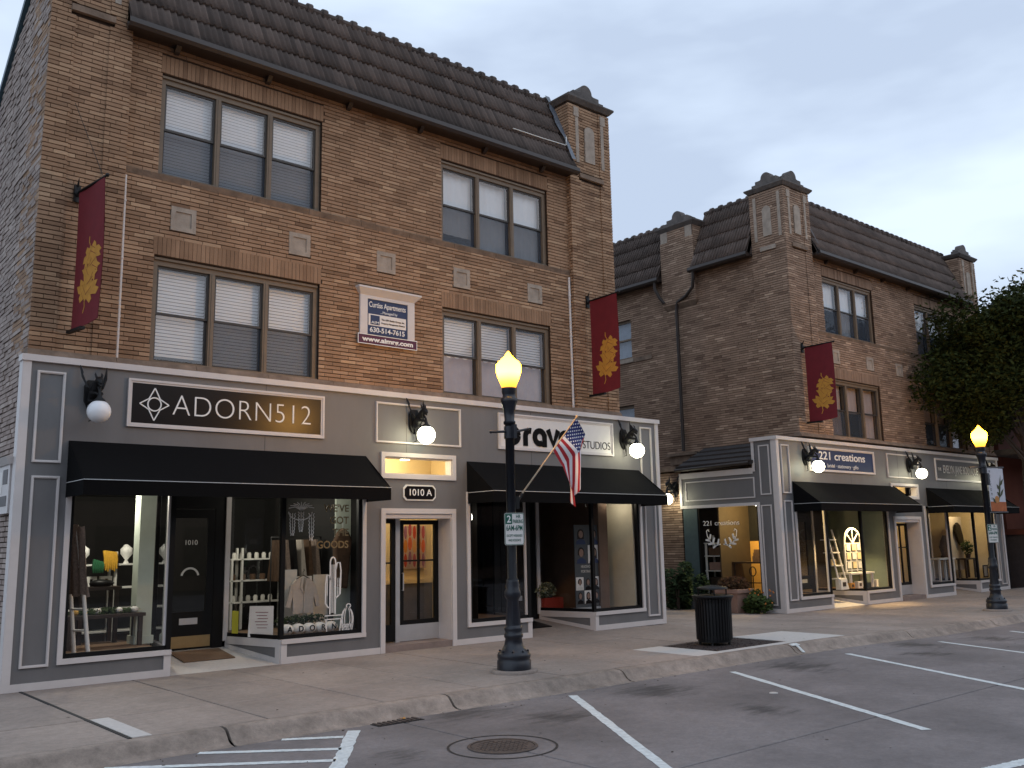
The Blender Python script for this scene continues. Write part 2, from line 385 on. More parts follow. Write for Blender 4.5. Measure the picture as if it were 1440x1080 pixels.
# ------------------------------------------------------------------ ground
g = MB(); g.quad((-300, -400, -.4), (500, -400, -.4), (500, 400, -.4), (-300, 400, -.4)); tag(g.build('ground', M('far_ground', (.12, .12, .1), .95)), kind='structure')
sw = MB()
def strip(mb, y0, y1, dz, x0=-12, x1=60, n=90):
    xs = [x0+(x1-x0)*i/n for i in range(n+1)]
    for a, b in zip(xs, xs[1:]): mb.quad((a, y0, gz(a)+dz), (b, y0, gz(b)+dz), (b, y1, gz(b)+dz), (a, y1, gz(a)+dz))
strip(sw, -4.42, 6, -.022); SW = sw.build('sidewalk', m_joint); tag(SW, kind='structure')
def slab(x0, x1, y0, y1, mat, top=0, name='paving_slab', parent=SW, gap=.0095, dz=0, b=.009):
    mb = MB(); x0 += gap; x1 -= gap; y0 += gap; y1 -= gap
    def Z(x): return gz(x)+top+dz
    n = max(1, int((x1-x0)/1.0)); xs = [x0+(x1-x0)*i/n for i in range(n+1)]
    lo = [(x, y0) for x in xs]+[(x, y1) for x in reversed(xs)]
    cx, cy = (x0+x1)/2, (y0+y1)/2
    inn = [(x+(b if x < x0+1e-6 else -b if x > x1-1e-6 else 0), y+(b if y < cy else -b)) for x, y in lo]
    k = len(lo); vs = [(x, y, Z(x)-.03) for x, y in lo]+[(x, y, Z(x)-b*.6) for x, y in lo]+[(x, y, Z(x)) for x, y in inn]
    fs = [(i, (i+1) % k, k+(i+1) % k, k+i) for i in range(k)]+[(k+i, k+(i+1) % k, 2*k+(i+1) % k, 2*k+i) for i in range(k)]
    for i in range(n): fs.append((2*k+i, 2*k+i+1, 2*k+k-2-i, 2*k+k-1-i))
    mb._add(vs, fs); return mb.build(name, mat, parent)
PX = [3.28+1.44*i for i in range(-8, 26)]
for i, (a, b) in enumerate(zip(PX, PX[1:])):
    for y0, y1 in ((-4.4, -3.0), (-3.0, -1.6), (-1.6, -.1)):
        d = random.uniform(-.003, .003); mt = m_walk
        if y0 == -4.4 and 11.2 < (a+b)/2 < 15.8:
            continue
        slab(a, b, y0, y1, mt, dz=d)
pit0, pit1 = 12.62, 14.62
slab(11.2, pit0, -4.4, -3.0, m_walkP); slab(pit1, 16.24, -4.4, -3.0, m_walkP); slab(pit0, pit1, -4.4, -4.2, m_walkP)
p = MB(); p.box(pit0+.02, pit1-.02, -4.19, -3.01, -.06, -.012)
for i in range(260):
    a, b = random.uniform(pit0+.06, pit1-.06), random.uniform(-4.14, -3.06); s_ = random.uniform(.012, .03)
    p.hull([(a-s_, b-s_*.5, -.013), (a+s_, b-s_*.4, -.013), (a+s_*.7, b+s_*.5, -.013)], [(a-s_*.6, b-s_*.2, -.003), (a+s_*.5, b-s_*.2, -.002), (a+s_*.3, b+s_*.2, -.004)])
tag(p.build('tree_pit', m_mulch), kind='structure')
mb = MB(); mb.box(3.262, 3.298, -4.39, -.16, -.015, .0045); mb.build('expansion_joint', m_joint, SW)
pp = MB(); pp.box(3.31, 3.5, -4.36, -3.03, -.01, .0035); pp.build('patch', m_walkP, SW)
for a, b in zip([15.9, 17.4, 18.9, 20.4], [17.4, 18.9, 20.4, 22.0]):
    for k in range(5): slab(a, b, -.1+1.5*k, 1.4+1.5*k, m_walk, name='paving_slab')
# kerb
KX = [-12, -6, -2, 1.2, 4.18, 6.98, 10.02, 14.18, 18.2, 22, 26, 30, 34, 38, 42, 46, 50]
kb = MB(); strip(kb, -4.5, -4.38, -.06); strip(kb, -4.79, -4.5, -.16); KB = kb.build('kerb', m_joint); tag(KB, kind='structure')
prof = [(-4.395, -.05), (-4.395, 0), (-4.46, .0), (-4.52, -.006), (-4.565, -.022), (-4.60, -.055), (-4.655, -.11), (-4.71, -.14), (-4.80, -.148), (-4.81, -.18)]
for a, b in zip(KX, KX[1:]):
    mb = MB(); a += .017; b -= .017; n = max(4, int((b-a)/.22)); vs = []; fs = []
    for i in range(n+1):
        x = a+(b-a)*i/n
        e = .02 if i in (0, n) else 0
        for j, (y, z) in enumerate(prof):
            w = random.uniform(-.007, .007) if 2 < j < 8 else 0
            vs.append((x, y+w+e*(.4 if j > 2 else 0), gz(x)+z+w*.5-e*(.25 if 0 < j < 7 else 0)))
    q = len(prof)
    for i in range(n):
        for j in range(q-1): fs.append((i*q+j, i*q+j+1, (i+1)*q+j+1, (i+1)*q+j))
    mb._add(vs, fs, 0, True); mb._add([vs[j] for j in range(q)], [tuple(range(q))]); mb._add([vs[n*q+j] for j in range(q)], [tuple(reversed(range(q)))])
    mb.build('kerb_stone', m_kerb, KB)
mb = MB(); mb.hull([(14.3, -4.57, -.02), (14.36, -4.57, -.02), (14.36, -4.70, -.13), (14.3, -4.70, -.13)], [(14.3, -4.585, -.012), (14.36, -4.585, -.012), (14.36, -4.725, -.125), (14.3, -4.725, -.125)]); mb.hull([(14.22, -4.50, -.004), (14.44, -4.50, -.004), (14.44, -4.57, -.03), (14.22, -4.57, -.03)], [(14.22, -4.50, .004), (14.44, -4.50, .004), (14.44, -4.585, -.02), (14.22, -4.585, -.02)]); mb.build('painted_mark', m_line, KB)
# road
RZ = -.146
rd = MB(); strip(rd, -30, -4.77, RZ-.03); RD = rd.build('road', m_joint); tag(RD, kind='structure')
RX = [-12, -3, 6.05, 24.0, 42, 60]
for a, b in zip(RX, RX[1:]):
    for y0, y1 in ((-8.46, -4.778), (-12.2, -8.46), (-16, -12.2), (-20, -16), (-24, -20)):
        slab(a, b, y0, y1, m_road, RZ, 'road_slab', RD, .009, b=.009)
STAINS = [(9.65, -5.5, .75), (12.8, -5.65, .8), (16.9, -5.45, .7), (19.2, -5.8, .8), (6.9, -5.05, .7), (7.5, -5.9, .6), (5.1, -6.3, .4), (9.4, -7.4, .5), (15.6, -6.2, .6), (3.2, -5.6, .5)]
def add_stains(mt):
    n = mt.node_tree; p = n.nodes['Principled BSDF']; base = p.inputs['Base Color'].links[0].from_socket
    ge = n.nodes.new('ShaderNodeNewGeometry'); nz_ = n.nodes.new('ShaderNodeTexNoise'); nz_.inputs['Scale'].default_value = 2.6; nz_.inputs['Detail'].default_value = 8; nz_.inputs['Roughness'].default_value = .7
    mp_ = n.nodes.new('ShaderNodeMapping'); mp_.inputs['Scale'].default_value = (.6, 2.2, 1); mp_.inputs['Rotation'].default_value = (0, 0, R(-20)); n.links.new(ge.outputs['Position'], mp_.inputs['Vector']); n.links.new(mp_.outputs['Vector'], nz_.inputs['Vector'])
    acc = None
    for x, y, r_ in STAINS:
        d = n.nodes.new('ShaderNodeVectorMath'); d.operation = 'DISTANCE'; d.inputs[1].default_value = (x, y, RZ); n.links.new(ge.outputs['Position'], d.inputs[0])
        q = n.nodes.new('ShaderNodeMapRange'); q.inputs['From Min'].default_value = 0; q.inputs['From Max'].default_value = r_*1.3; q.inputs['To Min'].default_value = 1; q.inputs['To Max'].default_value = 0; n.links.new(d.outputs['Value'], q.inputs['Value'])
        if acc is None: acc = q.outputs[0]
        else:
            w_ = n.nodes.new('ShaderNodeMath'); w_.operation = 'MAXIMUM'; n.links.new(acc, w_.inputs[0]); n.links.new(q.outputs[0], w_.inputs[1]); acc = w_.outputs[0]
    sm = n.nodes.new('ShaderNodeMath'); sm.operation = 'MULTIPLY_ADD'; n.links.new(acc, sm.inputs[0]); sm.inputs[1].default_value = .42; n.links.new(nz_.outputs['Fac'], sm.inputs[2])
    mr_ = n.nodes.new('ShaderNodeMapRange'); mr_.inputs['From Min'].default_value = .66; mr_.inputs['From Max'].default_value = .9; mr_.inputs['To Min'].default_value = 1; mr_.inputs['To Max'].default_value = .35; n.links.new(sm.outputs[0], mr_.inputs['Value'])
    v = n.nodes.new('ShaderNodeVectorMath'); v.operation = 'SCALE'; n.links.new(base, v.inputs[0]); n.links.new(mr_.outputs['Result'], v.inputs['Scale']); n.links.new(v.outputs['Vector'], p.inputs['Base Color'])
add_stains(m_road)
# small chips and debris lying on the road and sidewalk
mb = MB(); rnd = random.Random(31)
for i in range(150):
    x = rnd.uniform(2.5, 20); y = rnd.choice([rnd.uniform(-9.5, -4.9), rnd.uniform(-5.1, -4.8), rnd.uniform(-4.3, -.3)]); z = gz(x)+(RZ if y < -4.5 else 0); s_ = rnd.uniform(.008, .03); a = rnd.uniform(0, 3)
    c_, d_ = s_*math.cos(a), s_*math.sin(a); mb._add([(x-c_, y-d_, z+.003), (x+d_*.5, y-c_*.5, z+.004), (x+c_, y+d_, z+.006), (x-d_*.5, y+c_*.5, z+.009)], [(0, 1, 2), (0, 2, 3)])
tag(mb.build('litter_debris', M('leaf_litter', (.05, .035, .025), .9, .4, 30)), kind='stuff')
def line(pts, name='painted_line'):
    mb = MB(); n = 40; (a, b, c, d) = [Vector(q) for q in pts]; rnd = random.Random(int(a.x*100)); vs = []; fs = []
    for i in range(n+1):
        t = i/n; e1, e2 = a.lerp(d, t), b.lerp(c, t); w = (e2-e1)
        e1 = e1+w*rnd.uniform(-.06, .06); e2 = e2+w*rnd.uniform(-.06, .06)
        vs += [(e1.x, e1.y, gz(e1.x)+RZ+.004), (e2.x, e2.y, gz(e2.x)+RZ+.004)]
    for i in range(n): fs.append((2*i, 2*i+1, 2*i+3, 2*i+2))
    mb._add(vs, fs); return mb.build(name, m_line, RD)
def ln(x0, y0, x1, y1, w=.11):
    d = Vector((x1-x0, y1-y0)).normalized(); q = Vector((-d.y, d.x))*w/2
    return line([(x0-q.x, y0-q.y), (x0+q.x, y0+q.y), (x1+q.x, y1+q.y), (x1-q.x, y1-q.y)])
ln(5.42, -4.96, 3.4, -7.75, .135)
ln(8.60, -5.01, 6.1, -8.95); ln(11.70, -5.19, 9.52, -9.18); ln(14.73, -5.28, 12.55, -9.25); ln(17.85, -5.37, 15.8, -9.2); ln(20.95, -5.4, 18.9, -9.3); ln(24.0, -5.5, 22, -9.4)
ln(4.65, -4.83, 5.17, -5.17, .1); ln(3.78, -4.83, 4.86, -5.66, .1); ln(2.9, -4.83, 4.57, -6.06, .1); ln(2.2, -5.0, 4.2, -6.6, .1)
ln(8.2, -10.3, 9.1, -10.45, .14)
# ring joint and manhole
MH = (6.03, -6.70)
mb = MB(); n = 40
for i in range(n):
    a, b = 2*math.pi*i/n, 2*math.pi*(i+1)/n; r0, r1 = .515, .54
    mb.quad((MH[0]+r0*math.cos(a), MH[1]+r0*math.sin(a), RZ+.004), (MH[0]+r1*math.cos(a), MH[1]+r1*math.sin(a), RZ+.004), (MH[0]+r1*math.cos(b), MH[1]+r1*math.sin(b), RZ+.004), (MH[0]+r0*math.cos(b), MH[1]+r0*math.sin(b), RZ+.004))
mb.build('tar_joint', m_joint, RD)
t = thing('manhole_cover', 'round rusty iron manhole cover in a concrete ring in the road', 'manhole cover', (MH[0], MH[1], RZ))
m_rust = M('rusty_iron', (.07, .05, .042), .8, .35, 14, .4, 60)
mb = MB(); mb.lathe([(.0, .31), (.005, .31), (.008, .30)], (MH[0], MH[1], RZ), 32)
for i in range(-4, 5):
    for j in range(-4, 5):
        if math.hypot(i, j) < 4.2: mb.box(MH[0]+i*.06-.02, MH[0]+i*.06+.02, MH[1]+j*.06-.02, MH[1]+j*.06+.02, RZ+.008, RZ+.012)
mb.build('lid', m_rust, t)
mb = MB()
vs = []
for i in range(33):
    a = 2*math.pi*i/32
    for r_, z_ in ((.315, .0), (.315, .01), (.34, .011), (.345, .004)): vs.append((MH[0]+r_*math.cos(a), MH[1]+r_*math.sin(a), RZ+z_))
mb._add(vs, [(4*i+j, 4*i+j+1, 4*i+j+5, 4*i+j+4) for i in range(32) for j in range(3)]); mb.build('rim', m_rust, t)
mb = MB(); mb.lathe([(0, .055), (.008, .055), (.012, .04)], (10.45, -6.75, RZ), 14); tag(mb.build('survey_cap', m_walkP), 'small pale round cap set in the parking bay', 'road cap')
# kerb inlet
t = thing('storm_drain', 'dark storm drain grate at the kerb foot end of the white hatching', 'storm drain', (6.0, -4.83, RZ))
mb = MB(); mb.box(5.72, 6.32, -4.98, -4.80, RZ+.001, RZ+.006); mb.build('pit', m_joint, t)
for i in range(9): mb = MB(); mb.box(5.74+i*.064, 5.77+i*.064, -4.97, -4.81, RZ+.007, RZ+.016); mb.build('bar', m_rust, t)
mb = MB()
for k in range(5):
    a = k*1.25; mb._add([(6.1, -4.86, RZ+.022), (6.1+.05*math.cos(a), -4.86+.05*math.sin(a), RZ+.03), (6.1+.03*math.cos(a+.6), -4.86+.03*math.sin(a+.6), RZ+.035)], [(0, 1, 2)])
tag(mb.build('fallen_leaf', m_gold), 'orange fallen leaf lying on the storm drain', 'leaf')

# ------------------------------------------------------------------ building pieces
CAMV = Vector((0, -14, 1.785))
unit_brick = MB(); unit_brick.box(-.5, .5, -.5, .5, -.5, .5)
UB = bpy.data.meshes.new('brick'); UB.from_pydata(unit_brick.v, [], unit_brick.f); UB.materials.append(m_brickO)

def make_window(root, x0, x1, z0, z1, cfg, frame_mat=m_frame, y=.07):
    F = MB(); hd = .13; sd_ = .085; mu = .085
    F.box(x0, x1, y, y+.16, z1-hd, z1); F.box(x0, x1, y-.02, y+.16, z0, z0+.05)
    F.box(x0, x0+sd_, y, y+.16, z0+.05, z1-hd); F.box(x1-sd_, x1, y, y+.16, z0+.05, z1-hd)
    F.box(x0+.02, x1-.02, y-.035, y, z1-.05, z1-.01)
    iw = (x1-x0-2*sd_-2*mu)/3; bays = [(x0+sd_+i*(iw+mu), x0+sd_+i*(iw+mu)+iw) for i in range(3)]
    for i in (0, 1): F.box(bays[i][1], bays[i][1]+mu, y-.01, y+.15, z0+.05, z1-hd); F.box(bays[i][1]+.03, bays[i][1]+.055, y-.02, y-.01, z0+.05, z1-hd)
    fr = F.build('window', frame_mat, root)
    zb, zt = z0+.05, z1-hd; zm = zb+(zt-zb)*.5
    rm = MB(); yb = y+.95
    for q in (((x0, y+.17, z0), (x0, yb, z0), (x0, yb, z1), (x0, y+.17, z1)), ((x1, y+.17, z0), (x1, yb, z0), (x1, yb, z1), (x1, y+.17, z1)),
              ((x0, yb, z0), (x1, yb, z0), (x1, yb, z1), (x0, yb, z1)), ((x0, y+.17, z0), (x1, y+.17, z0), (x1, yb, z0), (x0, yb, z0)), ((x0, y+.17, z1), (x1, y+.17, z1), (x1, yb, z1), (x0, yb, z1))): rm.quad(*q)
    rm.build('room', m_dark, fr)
    for (a, b), (us, ls) in zip(bays, cfg):
        for (sa, sb, sy, st, nm) in ((zm-.02, zt, y+.03, us, 'upper'), (zb, zm+.02, y+.065, ls, 'lower')):
            S = MB(); S.frame(a, b, sa, sb, .035, sy, sy+.03); S.build('sash', m_sash, fr)
            P = MB(); P.quad((a+.035, sy+.015, sa+.035), (b-.035, sy+.015, sa+.035), (b-.035, sy+.015, sb-.035), (a+.035, sy+.015, sb-.035)); P.build('pane', m_glass, fr)
            if 's' in st:
                P = MB(); P.quad((a+.01, sy-.012, sa+.02), (b-.01, sy-.012, sa+.02), (b-.01, sy-.012, sb-.04), (a+.01, sy-.012, sb-.04)); P.build('insect_screen', m_screen, fr)
            if 'b' in st:
                S = MB(); z = sb-.03; yy = y+.16
                lo = sa+.03 if 'h' not in st else sa+(sb-sa)*.16
                while z > lo:
                    S.hull([(a+.01, yy, z), (b-.012, yy, z), (b-.012, yy+.014, z-.040), (a+.01, yy+.014, z-.040)][::-1], [(a+.01, yy+.003, z), (b-.012, yy+.003, z), (b-.012, yy+.017, z-.040), (a+.01, yy+.017, z-.040)][::-1]); z -= .054
                S.build('blind', m_blind, fr)
            if 'w' in st or 'p' in st:
                S = MB(); k = 24; vs = []; lo = sa+.0 if 'h' not in st else sa+(sb-sa)*.28
                for i in range(k+1):
                    xx = a+(b-a)*i/k; yy = y+.17+.008*math.sin(i*1.1)
                    vs += [(xx, yy, lo), (xx, yy, sb)]
                S._add(vs, [(2*i, 2*i+2, 2*i+3, 2*i+1) for i in range(k)], 0, True); S.build('roller_shade', m_shadeP if 'p' in st else m_shade, fr)
    return fr

tp = [(0, 0), (.2, -.003), (.4, .002), (.55, .014), (.68, .026), (.82, .03), (.94, .022), (1.0, .006)]
def tile_geo(w, l):
    vs = []
    for t_ in (0, 1):
        for u, h in tp: vs.append((u*w*1.0, t_*l, h+(.05 if t_ == 0 else .006)))
    for u, h in tp: vs.append((u*w, 0, h*.6+.004))
    n = len(tp); fs = [(i, i+1, n+i+1, n+i) for i in range(n-1)]+[(2*n+i, 2*n+i+1, i+1, i) for i in range(n-1)]
    return vs, fs
def mansard(root, O, E, S, length, slen, single, mat, rows=4, tw=.108, name='roof'):
    E = Vector(E).normalized(); S = Vector(S).normalized(); N = E.cross(S)
    O = Vector(O)
    base = MB(); a = O-N*.02; base.hull([a, a+E*length, a+E*length+S*slen, a+S*slen], [q-N*.12 for q in (a, a+E*length, a+E*length+S*slen, a+S*slen)][::1])
    rf = base.build(name, m_gutter, root)
    cnt = max(1, round(length/tw)); w = length/cnt; ex = slen/rows
    vs, fs = tile_geo(w, ex*1.08)
    me = bpy.data.meshes.new('roof_tile'); me.from_pydata(vs, [], fs); me.materials.append(mat)
    me.polygons.foreach_set('use_smooth', [True]*len(fs))
    MBt = MB()
    for r_ in range(rows):
        for c_ in range(cnt):
            jz = random.uniform(-.012, .012); mm = Matrix((E, S, N)).transposed().to_4x4()
            mm.translation = O+E*(c_*w)+S*(r_*ex+jz)+N*random.uniform(0, .006)
            if single and c_ < 75: inst('roof_tile', me, rf, mm)
            else: MBt.tone = random.random(); MBt._add([mm @ Vector(v) for v in vs], fs, 0, True)
    if MBt.v: tag(MBt.build('roof_tile_field', mat, rf), kind='stuff')
    # ridge caps
    rl = .32; k = max(1, round(length/rl)); rl = length/k
    cap = MB(); cap.tube([(0, 0, 0), (rl*.74, 0, 0)], [.07, .075], 10); cap.tube([(rl*.7, 0, 0), (rl*1.0, 0, 0)], [.115, .12], 10)
    cm = bpy.data.meshes.new('ridge_tile'); cm.from_pydata(cap.v, [], cap.f); cm.materials.append(mat)
    for i in range(k):
        mm = Matrix((E, S, N)).transposed().to_4x4(); mm.translation = O+E*(i*rl)+S*(slen+.03)+N*.0
        inst('ridge_tile', cm, rf, mm)
    return rf

def pier_ornament(mb, cx, y0, y1, w, zt, axis='x', mi=0, back=False):
    # stepped crest with rounded centre
    def pr(pts, d0, d1):
        if axis == 'x': mb.prism(pts, d0, d1, mi)
        else: mb.hull([(d0, a, b) for a, b in pts], [(d1, a, b) for a, b in pts], mi)
    h = w/2
    pts = [(-h, 0), (h, 0), (h, .14), (h*.74, .14), (h*.74, .23), (h*.42, .23)]
    for i in range(13):
        a = math.pi*i/12; pts.append((h*.34*math.cos(a), .25+h*.36*math.sin(a)))
    pts += [(-h*.42, .23), (-h*.74, .23), (-h*.74, .14), (-h, .14)]
    pr([(cx+a, zt+b) for a, b in pts], y0, y1)

def pier(root, x0, x1, yf, yb, ztop, z0, brick, name='pier', sides=()):
    """brick pier with stone panel trims, capped"""
    core = MB(); core.box(x0+.015, x1-.015, yf+.034, yb, z0, ztop)
    pr = core.build(name, m_mortar, root)
    cx = (x0+x1)/2; w = x1-x0
    zp0, zp1 = ztop-1.75, ztop-.1     # recessed panel zone
    holes = [(x0+.2, x0+.29, zp0+.35, zp1), (x1-.29, x1-.2, zp0+.35, zp1), (cx-.16, cx+.16, zp0+.42, zp0+1.25), (x0+.27, x1-.27, zp0-.02, zp0+.12)]
    B = MB()
    for (a, b, c, d, t_) in courses(x0, x1, z0, ztop, holes, seed=int(x0*10)):
        for e0, e1, oy in ((x0, x0+.34, 0), (x0+.34, x1-.34, .022), (x1-.34, x1, 0)):
            p0, p1 = max(a, e0), min(b, e1)
            if p1-p0 > .01: B.tone = cl(t_); B.box(p0, p1, yf+oy+random.uniform(-.010, -.004), yf+.05, c, d)
    for sx, sg in ((x0, -1), (x1, 1)):
        for (a, b, c, d, t_) in courses(yf+.053, yb, z0, ztop, (), seed=int(x1*7)):
            B.tone = cl(t_); B.box(sx-.02*(sg > 0)*0-(.0), sx-sg*.03, a, b, c, d)
    tag(B.build('brick_facing', brick, pr), kind='stuff')
    S = MB()
    S.box(x0+.2, x0+.29, yf-.02, yf+.02, zp0+.35, zp1); S.box(x1-.29, x1-.2, yf-.02, yf+.02, zp0+.35, zp1)
    S.box(x0+.15, x0+.3, yf-.03, yf+.02, zp1-.22, zp1-.001); S.box(x1-.3, x1-.15, yf-.03, yf+.02, zp1-.22, zp1-.001)
    pts = [(cx-.15, zp0+.42), (cx+.15, zp0+.42)]+[(cx+.15*math.cos(math.pi*i/10), zp0+1.15+.13*math.sin(math.pi*i/10)) for i in range(11)]
    S.prism(pts, yf-.012, yf+.02)
    S.build('stone_trim', m_stone, pr)
    S = MB(); S.box(x0+.27, x1-.27, yf-.05, yf+.02, zp0, zp0+.1); S.build('stone_sill', m_stoneD, pr)
    C = MB(); o = .1
    C.hull([(x0-.02, yf-.02, ztop), (x1+.02, yf-.02, ztop), (x1+.02, yb+.02, ztop), (x0-.02, yb+.02, ztop)], [(x0-o, yf-o, ztop+.09), (x1+o, yf-o, ztop+.09), (x1+o, yb+o, ztop+.09), (x0-o, yb+o, ztop+.09)])
    C.box(x0-o, x1+o, yf-o, yb+o, ztop+.09, ztop+.13)
    C.build('cap', m_cap, pr, .008)
    O_ = MB(); pier_ornament(O_, cx, yf+.05, yf+.3, w*.86, ztop+.13); O_.build('crest', m_cap, pr, .012)
    return pr

def upper_front(root, ux, brick, single_bricks, cfgs):
    """upper storeys; ux maps the first building's x to this building's x (may mirror)"""
    def I(a, b): a, b = ux(a), ux(b); return (a, b) if a < b else (b, a)
    x0, x1 = I(4.25, 13.68); Z0, Z1 = 4.58, 9.86
    wins = [(4.79, 7.635, 7.57, 9.26), (10.247, 13.054, 7.57, 9.26), (4.79, 7.635, 4.58, 6.26), (10.247, 13.054, 4.58, 6.26)]
    wh = [(*I(a, b), c, d) for a, b, c, d in wins]
    plaq = [(*I(a, a+.4), 6.71, 7.1) for a in (5.02, 7.035, 8.78, 10.52, 12.43)]
    core = MB()
    for a, b, c, d in splits(x0, x1, 0 if False else Z0, Z1, wh): core.box(a, b, .012, .35, c, d)
    wall = core.build('wall', m_mortar, root)
    sold = [(a-.02, b+.02, d+.004, d+.32) for a, b, c, d in wh]
    band = [(x0, x1, 7.475, 7.57)]
    holes = wh+plaq+sold+band
    B = MB(); cand = []
    for (a, b, c, d, t_) in courses(x0, x1, Z0+.02, Z1, holes, seed=3):
        full = abs((b-a)-(BL-JT*.6)) < 1e-3 and abs((d-c)-(CO-JT)) < 1e-3
        dist = (Vector(((a+b)/2, 0, (c+d)/2))-CAMV).length
        if single_bricks and full: cand.append((dist, a, b, c, d, t_))
        else: B.tone = cl(t_); B.box(a, b, random.uniform(-.010, -.004), .03, c, d)
    cand.sort()
    for i, (ds, a, b, c, d, t_) in enumerate(cand):
        if i < 300:
            mm = Matrix.Diagonal((b-a, .03, d-c, 1)); mm.translation = Vector(((a+b)/2, .008+random.uniform(-.003, .003), (c+d)/2)); inst('brick', UB, wall, mm)
        else: B.tone = cl(t_); B.box(a, b, random.uniform(-.010, -.004), .03, c, d)
    # soldier courses above the windows
    for a, b, c, d in sold:
        k = round((b-a)/.068); s_ = (b-a)/k
        for i in range(k): B.tone = cl(random.gauss(.3, .13)); B.box(a+i*s_+.003, a+(i+1)*s_-.003, random.uniform(-.010, -.004), .03, c+.012, d-.01)
    # window reveals
    for a, b, c, d in wh:
        for x_, sg in ((a, -1), (b, 1)):
            pass
    tag(B.build('brick_facing', brick, wall), kind='stuff')
    S = MB(); xs = [x0]; k = 9
    for i in range(k):
        a = x0+(x1-x0)*i/k; b = x0+(x1-x0)*(i+1)/k
        s = MB(); s.hull([(a+.004, -.01, 7.48), (b-.004, -.01, 7.48), (b-.004, .05, 7.48), (a+.004, .05, 7.48)], [(a+.004, -.045, 7.565), (b-.004, -.045, 7.565), (b-.004, .05, 7.565), (a+.004, .05, 7.565)]); s.build('stone_band', m_stoneD, wall)
    for a, b, c, d in plaq:
        s = MB(); s.frame(a, b, c, d, .075, -.018, .02); s.box(a+.075, b-.075, .002, .02, c+.075, d-.075); s.build('stone_plaque', m_stone, wall)
    for w_, cf in zip(wh, cfgs): make_window(root, *w_, cf)
    # roof between piers
    ra, rb = I(4.18, 13.66)
    e = (-.3, 9.81); slope = Vector((0, .84, 1.86))
    rf = mansard(root, (ra, e[0], e[1]), (1, 0, 0), slope, rb-ra, slope.length, single_bricks, m_tile)
    G = MB()
    gp = [(-.60, 9.84), (-.62, 9.75), (-.58, 9.70), (-.50, 9.70), (-.46, 9.74), (-.46, 9.80), (-.49, 9.80), (-.49, 9.745), (-.57, 9.735), (-.59, 9.76), (-.585, 9.84)]
    G.hull([(ra-.05, a+.2, b-.02) for a, b in gp], [(rb+.03, a+.2, b-.02) for a, b in gp])
    G.build('gutter', m_gutter, rf)
    s = MB(); s.box(ra, rb, -.26, .0, 9.73, 9.78); s.build('soffit', m_gutter, rf)
    for i in range(6):
        bx = ra+.8+(rb-ra-1.6)*i/5
        b_ = MB(); b_.prism([(0, 0), (1, 0)], 0, 0) if False else b_.hull([(bx-.04, -.17, 9.727), (bx-.04, -.03, 9.727), (bx-.04, -.03, 9.62), (bx-.04, -.1, 9.64)], [(bx+.04, -.17, 9.727), (bx+.04, -.03, 9.727), (bx+.04, -.03, 9.62), (bx+.04, -.1, 9.64)])
        b_.build('bracket', m_gutter, rf)
    if single_bricks:
        s = MB(); s.tube([(12.0, -.16, 10.34), (12.8, -.15, 10.36), (13.56, -.13, 10.40), (13.6, -.10, 10.62)], .012, 6); s.build('loose_strip', m_white, rf)
        for i in range(9):
            q = ra+.5+i*1.05; s = MB(); s.tube([(q, -.40, 9.80), (q, -.36, 9.83), (q, -.28, 9.86)], .008, 5); s.build('gutter_strap', m_flash, rf)
    # cheeks and flashing against the piers
    for xx, dx in ((ra, .03), (rb, -.03)):
        s = MB(); s.hull([(xx, -.3, 9.79), (xx, .54, 11.64), (xx, .54, 9.79)], [(xx+dx, -.3, 9.79), (xx+dx, .54, 11.64), (xx+dx, .54, 9.79)]); s.build('roof_cheek', m_tile, rf)
    xx, dx = (rb, -.12) if single_bricks else (ra, .05)
    s = MB(); n_ = 9; vs = []
    for i in range(n_+1):
        f_ = i/n_; yy, zz = -.24+.8*f_, 9.98+1.78*f_; w_ = dx*random.uniform(.7, 1.5)
        vs += [(xx, yy-.09, zz+.05), (xx+w_, yy-.09, zz+.05)]
    s._add(vs, [(2*i, 2*i+1, 2*i+3, 2*i+2) for i in range(n_)]); s.build('flashing', m_flash if single_bricks else m_gutter, rf)
    s = MB(); s.quad((ra+.1, .5, 11.6), (rb+.3, .5, 11.6), (rb+.3, 9.5, 11.6), (ra+.1, 9.5, 11.6)); s.build('flat_roof', m_flash, rf)
    # ledge stones above the shop front
    k = 10; lx0, lx1 = I(3.08, 14.97)
    for i in range(k):
        a = lx0+(lx1-lx0)*i/k; b = lx0+(lx1-lx0)*(i+1)/k
        s = MB(); s.hull([(a+.003, -.2, 4.47), (b-.003, -.2, 4.47), (b-.003, .05, 4.47), (a+.003, .05, 4.47)], [(a+.003, -.14, 4.57), (b-.003, -.14, 4.57), (b-.003, .05, 4.58), (a+.003, .05, 4.58)]); s.build('ledge_stone', m_stoneD, wall)
    # thin pale pipes
    for px in (4.30, 13.62):
        q = ux(px); s = MB(); s.tube([(q, -.045, 4.55), (q+.004, -.03, 6.1), (q-.004, -.03, 7.42)], .027, 8)
        for zz in (5.2, 6.1, 7.0): s.tube([(q, -.03, zz), (q, -.03, zz+.03)], .036, 8)
        s.build('conduit', m_trim, wall)
    return wall

